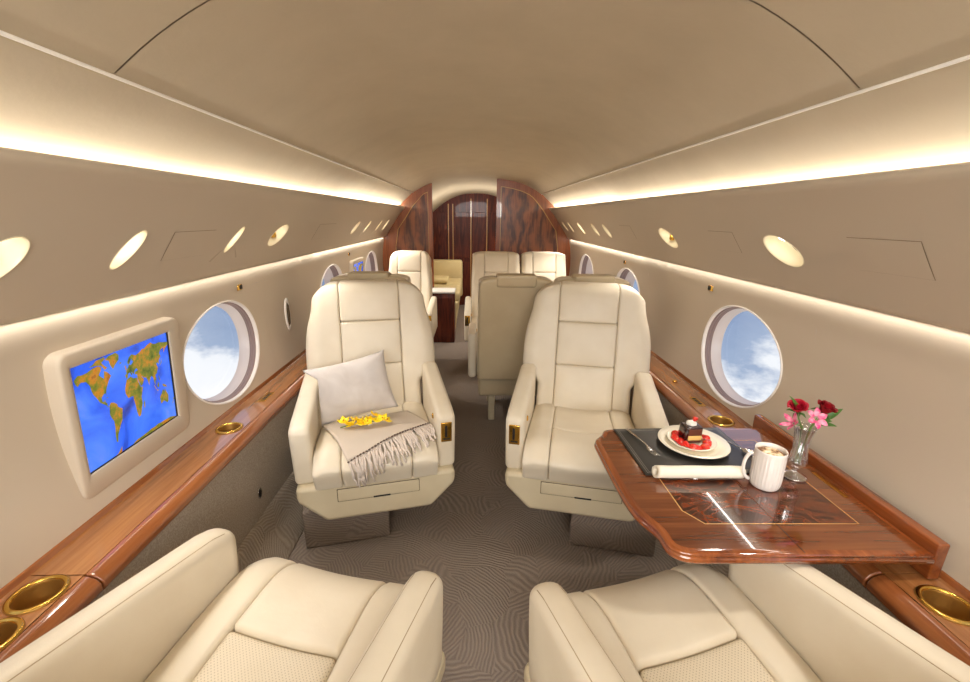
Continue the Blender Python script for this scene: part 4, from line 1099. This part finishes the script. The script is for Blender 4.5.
mb = MB(); blade(mb, [(-.09, .003, .003), (-.087, .0075, .003), (-.07, .0068, .003), (-.04, .004, .004), (0, .0025, .006), (.035, .0024, .007), (.046, .003, .005)], .0022); mb.build('handle', M['chrome'], root)
mb = MB(); vs = []; fs = []; nR = 6; nA = 28
for th in (0, .0016):
    b0 = len(vs)
    for i in range(nR + 1):
        for k in range(nA):
            a = 2 * pi * k / nA; r = max(i / nR, .001); x = .067 + .024 * r * cos(a); y = .0165 * r * sin(a) * (1 - .15 * cos(a)); vs.append((x, y, .001 + .006 * r * r + th))
    for i in range(nR):
        for k in range(nA): fs.append((b0 + i * nA + k, b0 + i * nA + (k + 1) % nA, b0 + (i + 1) * nA + (k + 1) % nA, b0 + (i + 1) * nA + k))
mb.add(vs, fs); mb.build('bowl', M['chrome'], root)
# napkin
root = thing('rolled_napkin', 'ivory linen napkin rolled up on the near edge of the placemat', 'napkin', (.612, 1.075, MZ + .0005), radians(-1))
mb = MB(); vs = []; fs = []; nx = 22; nA = 26
turns = []
for k in range(72):
    a = 2 * pi * k / 24 + .4; r = .0205 - .0042 * (1 - k / 71) * 2.2; turns.append((r * cos(a), r * sin(a)))
mm = len(turns)
for i in range(nx + 1):
    x = lerp(-.125, .125, i / nx)
    for k, (a, b) in enumerate(turns):
        wob = 1 + .02 * sin(x * 60 + k * .3); vs.append((x + .004 * sin(k * .26), a * wob, b * .93 * wob + .0198))
for i in range(nx):
    for k in range(mm - 1): fs.append((i * mm + k, i * mm + k + 1, (i + 1) * mm + k + 1, (i + 1) * mm + k))
mb.add(vs, fs); nb = mb.build('roll', M['linen'], root)
so = nb.modifiers.new('thick', 'SOLIDIFY'); so.thickness = .0016
# mug
root = thing('coffee_mug', 'white fluted china mug of frothy coffee beside the flower vase', 'mug', (.788, 1.043, TZ + .0012))
fl = lambda a, z: 1 + (.040 * abs(sin(14 * a)) - .03 if .012 < z < .096 else 0)
mb = MB(); lathe(mb, [(0, .003), (.032, .003), (.034, .0), (.037, .001), (.0395, .006), (.0415, .014), (.0425, .03), (.0425, .09), (.042, .098), (.0425, .106), (.0415, .109), (.0395, .108), (.0385, .10), (.0375, .02), (.03, .008), (0, .008)], 120, flute=lambda a, z: fl(a, z)); mb.map(lambda a, b, c: (a * .93, b * .93, c * 1.06)); mb.build('mug_body', M['china_w'], root)
mb = MB(); ha = radians(168); hp = []
for k in range(13):
    t = k / 12; a = lerp(radians(78), radians(-84), t); r = .040 + .026 * cos(a) ** .8 if cos(a) > 0 else .040
    hp.append((cos(ha) * r, sin(ha) * r, .056 + .040 * sin(a)))
tube(mb, hp, .0052, 10); mb.map(lambda a, b, c: (a * .95, b * .95, c * 1.06)); mb.build('mug_handle', M['china_w'], root)
mb = MB(); lathe(mb, [(.0382, .094), (.03, .098), (.02, .1005), (.01, .1015), (0, .102)], 40, flute=lambda a, z: 1 + (.03 * sin(5 * a) if z > .097 else 0)); mb.map(lambda a, b, c: (a * .93, b * .93, c * 1.06 + .003)); mb.build('coffee_froth', M['froth'], root)
# vase
VX, VY = .906, 1.085
root = thing('bud_vase', 'clear cut-glass footed bud vase holding red and pink flowers', 'vase', (VX, VY, TZ + .0014))
mb = MB(); ff = lambda a, z: 1 + (.05 * cos(10 * a) if z > .04 else .0)
lathe(mb, [(0, .004), (.02, .001), (.031, .0), (.033, .002), (.031, .005), (.018, .011), (.009, .018), (.0075, .026), (.011, .032), (.018, .038), (.0225, .048), (.0235, .056), (.0205, .068), (.0185, .09), (.0195, .115), (.0225, .14), (.0275, .160), (.0285, .163), (.0262, .163), (.0205, .14), (.0172, .115), (.0160, .09), (.0178, .07), (.0195, .058), (.017, .048), (.009, .042), (0, .041)], 60, flute=ff)
mb.build('vase_body', M['glass'], root)
# flowers
FB = Vector((VX, VY, TZ + .045))
def flower_stem(head, r, base):
    mb = MB(); a = base; b = head - r.location; m1 = a.lerp(b, .55) + Vector((0, 0, .01)); tube(mb, [a, m1, b], [.0019, .0019, .0022], 7); return mb
def rose(label, head, tilt, m, s=1.0):
    r = thing('rose', label, 'rose', tuple(FB), 0, 'roses in the bud vase'); h = head - FB
    mb = MB(); hd = Vector((h.x, h.y, 0)); tube(mb, [Vector((-h.x * .12, -h.y * .12, 0)), hd * .18 + Vector((0, 0, .07)), hd * .40 + Vector((0, 0, .118)), h - Vector((0, 0, .012))], .0019, 7); mb.build('stem', M['stemg'], r)
    R_ = Matrix.Rotation(tilt[0], 3, 'X') @ Matrix.Rotation(tilt[1], 3, 'Y')
    mb = MB(); rr = random.Random(int(head.x * 1000))
    layers = [(3, .005, .030, .0, .003), (4, .009, .031, .02, .004), (5, .013, .030, .06, .005), (5, .0165, .027, .22, .009)]
    for li, (cnt, rad, hgt, flare, curl) in enumerate(layers):
        for c in range(cnt):
            a0 = 2 * pi * c / cnt + li * .7; wid = 2 * pi / cnt * .72; vs = []; nU, nV = 8, 6
            for i in range(nU + 1):
                u = -1 + 2 * i / nU
                for j in range(nV + 1):
                    v = j / nV; a = a0 + u * wid; rd = rad * (.25 + .75 * v ** .6) * (1 + flare * v * v) + .0012 * u
                    z = hgt * v * (1 - .22 * u * u * v) - .012
                    if v > .8: rd += curl * (v - .8) * 1.5; z -= curl * (v - .8) * 2
                    vs.append(R_ @ Vector((rd * cos(a), rd * sin(a), z)) * s + h)
            mb.add(vs, [(i * (nV + 1) + j, (i + 1) * (nV + 1) + j, (i + 1) * (nV + 1) + j + 1, i * (nV + 1) + j + 1) for i in range(nU) for j in range(nV)])
    mb.build('petals', m, r)
    mb = MB()
    for c in range(5):
        a = 2 * pi * c / 5; p0 = R_ @ Vector((.004 * cos(a), .004 * sin(a), -.014)) * s + h; p1 = R_ @ Vector((.017 * cos(a), .017 * sin(a), -.010)) * s + h; p2 = R_ @ Vector((.024 * cos(a), .024 * sin(a), -.016)) * s + h
        tube(mb, [p0, p1, p2], [.003, .0035, .0006], 6)
    mb.build('sepals', M['leaf'], r)
    return r
def leaf(r, base, tip, wid, droop=.006):
    mb = MB(); b, t = Vector(base), Vector(tip); ax = (t - b); side = ax.cross(Vector((0.2, -.6, .7))).normalized(); up_ = side.cross(ax).normalized(); vs = []; n = 9
    for i in range(n + 1):
        s_ = i / n; w_ = wid * sin(pi * s_ ** .8) ** .9 + .0004
        for v in (-1, -.5, 0, .5, 1): vs.append(b + ax * s_ + side * w_ * v + up_ * (droop * sin(pi * s_) - .25 * w_ * abs(v) * -1))
    mb.add(vs, [(i * 5 + j, (i + 1) * 5 + j, (i + 1) * 5 + j + 1, i * 5 + j + 1) for i in range(n) for j in range(4)]); return mb.build('leaf', M['leaf'], r)
r1 = rose('pinkish red open rose over the window side of the vase', Vector((VX - .026, VY + .012, .888)), (.30, -.30), M['rose2'], 1.1)
leaf(r1, (-.020, .005, .145), (-.052, .02, .205), .009)
r2 = rose('deep red rose leaning towards the wall', Vector((VX + .040, VY - .004, .892)), (.22, .30), M['rose'], 1.15)
leaf(r2, (.030, 0, .135), (.085, -.01, .178), .010); leaf(r2, (.022, -.012, .136), (.045, -.03, .150), .008)
leaf(r2, (.026, -.014, .130), (.062, -.03, .134), .006)
r = thing('lily_flower', 'pale pink lily bloom between the two roses', 'flower', tuple(FB)); h = Vector((-.003, -.032, .160))
mb = MB(); tube(mb, [(.001, -.008, .002), (0, -.009, .075), (-.001, -.016, .122), tuple(h)], .0016, 7); mb.build('stem', M['stemg'], r)
mb = MB()
for c in range(6):
    a = 2 * pi * c / 6 + .3; vs = []; nU, nV = 8, 4
    for i in range(nU + 1):
        s_ = i / nU; wd = .0085 * sin(pi * (s_ * .9 + .06)) ** .8
        for j in range(nV + 1):
            v = -1 + 2 * j / nV; p = Vector((.006 + .024 * s_, v * wd, .022 * s_ - .016 * s_ * s_ - .003 * v * v)); p = Matrix.Rotation(a, 3, 'Z') @ p; p = Matrix.Rotation(radians(55), 3, 'X') @ p; vs.append(h + p)
    mb.add(vs, [(i * (nV + 1) + j, (i + 1) * (nV + 1) + j, (i + 1) * (nV + 1) + j + 1, i * (nV + 1) + j + 1) for i in range(nU) for j in range(nV)])
mb.build('petals', M['pink'], r)
r = thing('lily_flower', 'pink lily bloom drooping below the pinkish rose at the vase rim', 'flower', tuple(FB)); h = Vector((-.048, -.012, .135))
mb = MB(); tube(mb, [(-.008, -.002, .002), (-.010, -.003, .075), (-.018, -.009, .124), tuple(h)], .0015, 7); mb.build('stem', M['stemg'], r)
mb = MB()
for c in range(5):
    a = 2 * pi * c / 5; vs = []; nU, nV = 7, 4
    for i in range(nU + 1):
        s_ = i / nU; wd = .007 * sin(pi * (s_ * .9 + .06)) ** .8
        for j in range(nV + 1):
            v = -1 + 2 * j / nV; p = Vector((.003 + .026 * s_, v * wd, .018 * s_)); p = Matrix.Rotation(a, 3, 'Z') @ p; p = Matrix.Rotation(radians(-60), 3, 'Y') @ p; vs.append(h + p)
    mb.add(vs, [(i * (nV + 1) + j, (i + 1) * (nV + 1) + j, (i + 1) * (nV + 1) + j + 1, i * (nV + 1) + j + 1) for i in range(nU) for j in range(nV)])
mb.build('petals', M['pink'], r)

# ------------------------------------------------------------------ aft furniture
root = thing('aft_cabinet', 'low dark mahogany cabinet with a pale top by the aft doorway', 'cabinet', (-.385, 4.88, 0))
mb = MB(); rbox(mb, (0, 0, .285), (.26, .26, .57), .012, (2, 2, 2), 3); mb.build('cabinet_body', M['dark_wood'], root)
mb = MB(); rbox(mb, (0, 0, .582), (.275, .275, .024), .008, (2, 2, 1), 3); mb.build('cabinet_top', M['white_trim'], root)
mb = MB(); box(mb, -.10, .10, -.134, -.13, .06, .52); mb.build('door', M['dark_wood'], root, bevel=.002)
root = thing('side_sofa', 'cream upholstered sofa beyond the aft doorway', 'sofa', (-.60, 5.95, 0))
mb = MB(); rbox(mb, (0, -.05, .205), (.76, 1.50, .39), .03, (4, 8, 4), 4, lambda x, y, z: (x - (.05 * (1 - z / .4) if x > 0 else 0), y, z)); mb.build('sofa_base', M['sofa'], root)
for k, yy in enumerate((-.43, .22)):
    mb = MB(); rbox(mb, (.01, yy, .45), (.76, .64, .12), .04, (6, 6, 3), 4); mb.build('seat_cushion', M['sofa'], root)
mb = MB(); rbox(mb, (0, .70, .48), (.78, .14, .56), .045, (6, 3, 5), 4); mb.build('armrest', M['sofa'], root)
mb = MB(); rbox(mb, (-.33, -.05, .62), (.12, 1.4, .36), .05, (3, 8, 4), 4); mb.build('backrest', M['sofa'], root)
root = thing('sofa_cushion', 'small flat cushion lying on the aft sofa', 'cushion', (-.55, 6.05, .515))
mb = MB(); rbox(mb, (0, 0, .03), (.32, .42, .058), .028, (6, 6, 2), 4); mb.build('cushion_body', M['sofa'], root)

# ------------------------------------------------------------------ lights
def area(name, loc, size, sy, energy, color, direction, spread=180):
    l = bpy.data.lights.new(name, 'AREA'); l.shape = 'RECTANGLE'; l.size = size; l.size_y = sy; l.energy = energy; l.color = color; l.spread = radians(spread)
    o = bpy.data.objects.new(name, l); col.objects.link(o); o.location = loc
    o.rotation_euler = Vector(direction).to_track_quat('-Z', 'Y').to_euler(); return o
WARM = (1, .93, .83)
for side in (-1, 1):
    # cove strip lamps on the shelf above the overhead panels, one length per section
    for k in range(3):
        y0 = lerp(Y0 + .1, Y1 - .05, k / 3); y1 = lerp(Y0 + .1, Y1 - .05, (k + 1) / 3)
        l = bpy.data.lights.new('cove_lamp', 'AREA'); l.shape = 'RECTANGLE'; l.size = .03; l.size_y = y1 - y0; l.energy = (2.5, 3.8, 7.5)[k]; l.color = WARM
        o = bpy.data.objects.new('cove_lamp', l); col.objects.link(o); o.location = (side * .856, (y0 + y1) / 2, 1.462)
        o.rotation_euler = (pi, side * radians(-14), 0)
    # wash lamps under the lip of the overhead panel
    for k in range(3):
        y0 = lerp(Y0 + .1, Y1 - .05, k / 3); y1 = lerp(Y0 + .1, Y1 - .05, (k + 1) / 3)
        l = bpy.data.lights.new('wall_wash_lamp', 'AREA'); l.shape = 'RECTANGLE'; l.size = .008; l.size_y = y1 - y0; l.energy = (.55, 1.0, 1.7)[k]; l.color = WARM
        o = bpy.data.objects.new('wall_wash_lamp', l); col.objects.link(o); o.location = (side * 1.045, (y0 + y1) / 2, 1.1645); o.rotation_euler = (0, side * radians(12), 0)
    for y, a, b, k in LAMPS[side]:
        p = surf(VALP, side, y, VS, .012); s = bpy.data.lights.new('reading_lamp', 'SPOT'); s.energy = (9 if k != 2 else 3) * (2.4 if y > 3 else 1); s.color = WARM; s.spot_size = radians(95); s.spot_blend = .9; s.shadow_soft_size = .03
        o = bpy.data.objects.new('reading_lamp', s); col.objects.link(o); o.location = p
        o.rotation_euler = Vector((-side * .45, 0, -1)).to_track_quat('-Z', 'Y').to_euler()
for side in (-1, 1):
    area('aft_cove_lamp', (side * .78, 6.0, 1.22), .04, 1.6, 7, WARM, (-side * .15, 0, 1))
# added soft fill light behind the viewer, not a cabin fixture
area('forward_fill_light', (0, -1.1, 1.62), 1.3, .5, 42, (1, .985, .96), (0, 1, -.35))
l = bpy.data.lights.new('aft_fill_spot', 'SPOT'); l.energy = 40; l.color = WARM; l.spot_size = radians(150); l.spot_blend = .6; l.shadow_soft_size = .04  # added spot that brightens the aft compartment, no fixture there
o = bpy.data.objects.new('aft_fill_spot', l); col.objects.link(o); o.location = (.45, 5.75, 1.60)

sc.view_settings.view_transform = 'Standard'
sc.view_settings.look = 'None'
sc.view_settings.exposure = 0.16
sc.cycles.max_bounces = 10; sc.cycles.diffuse_bounces = 6; sc.cycles.transmission_bounces = 8; sc.cycles.transparent_max_bounces = 8
sc.cycles.sample_clamp_indirect = 6
sc.cycles.use_denoising = True
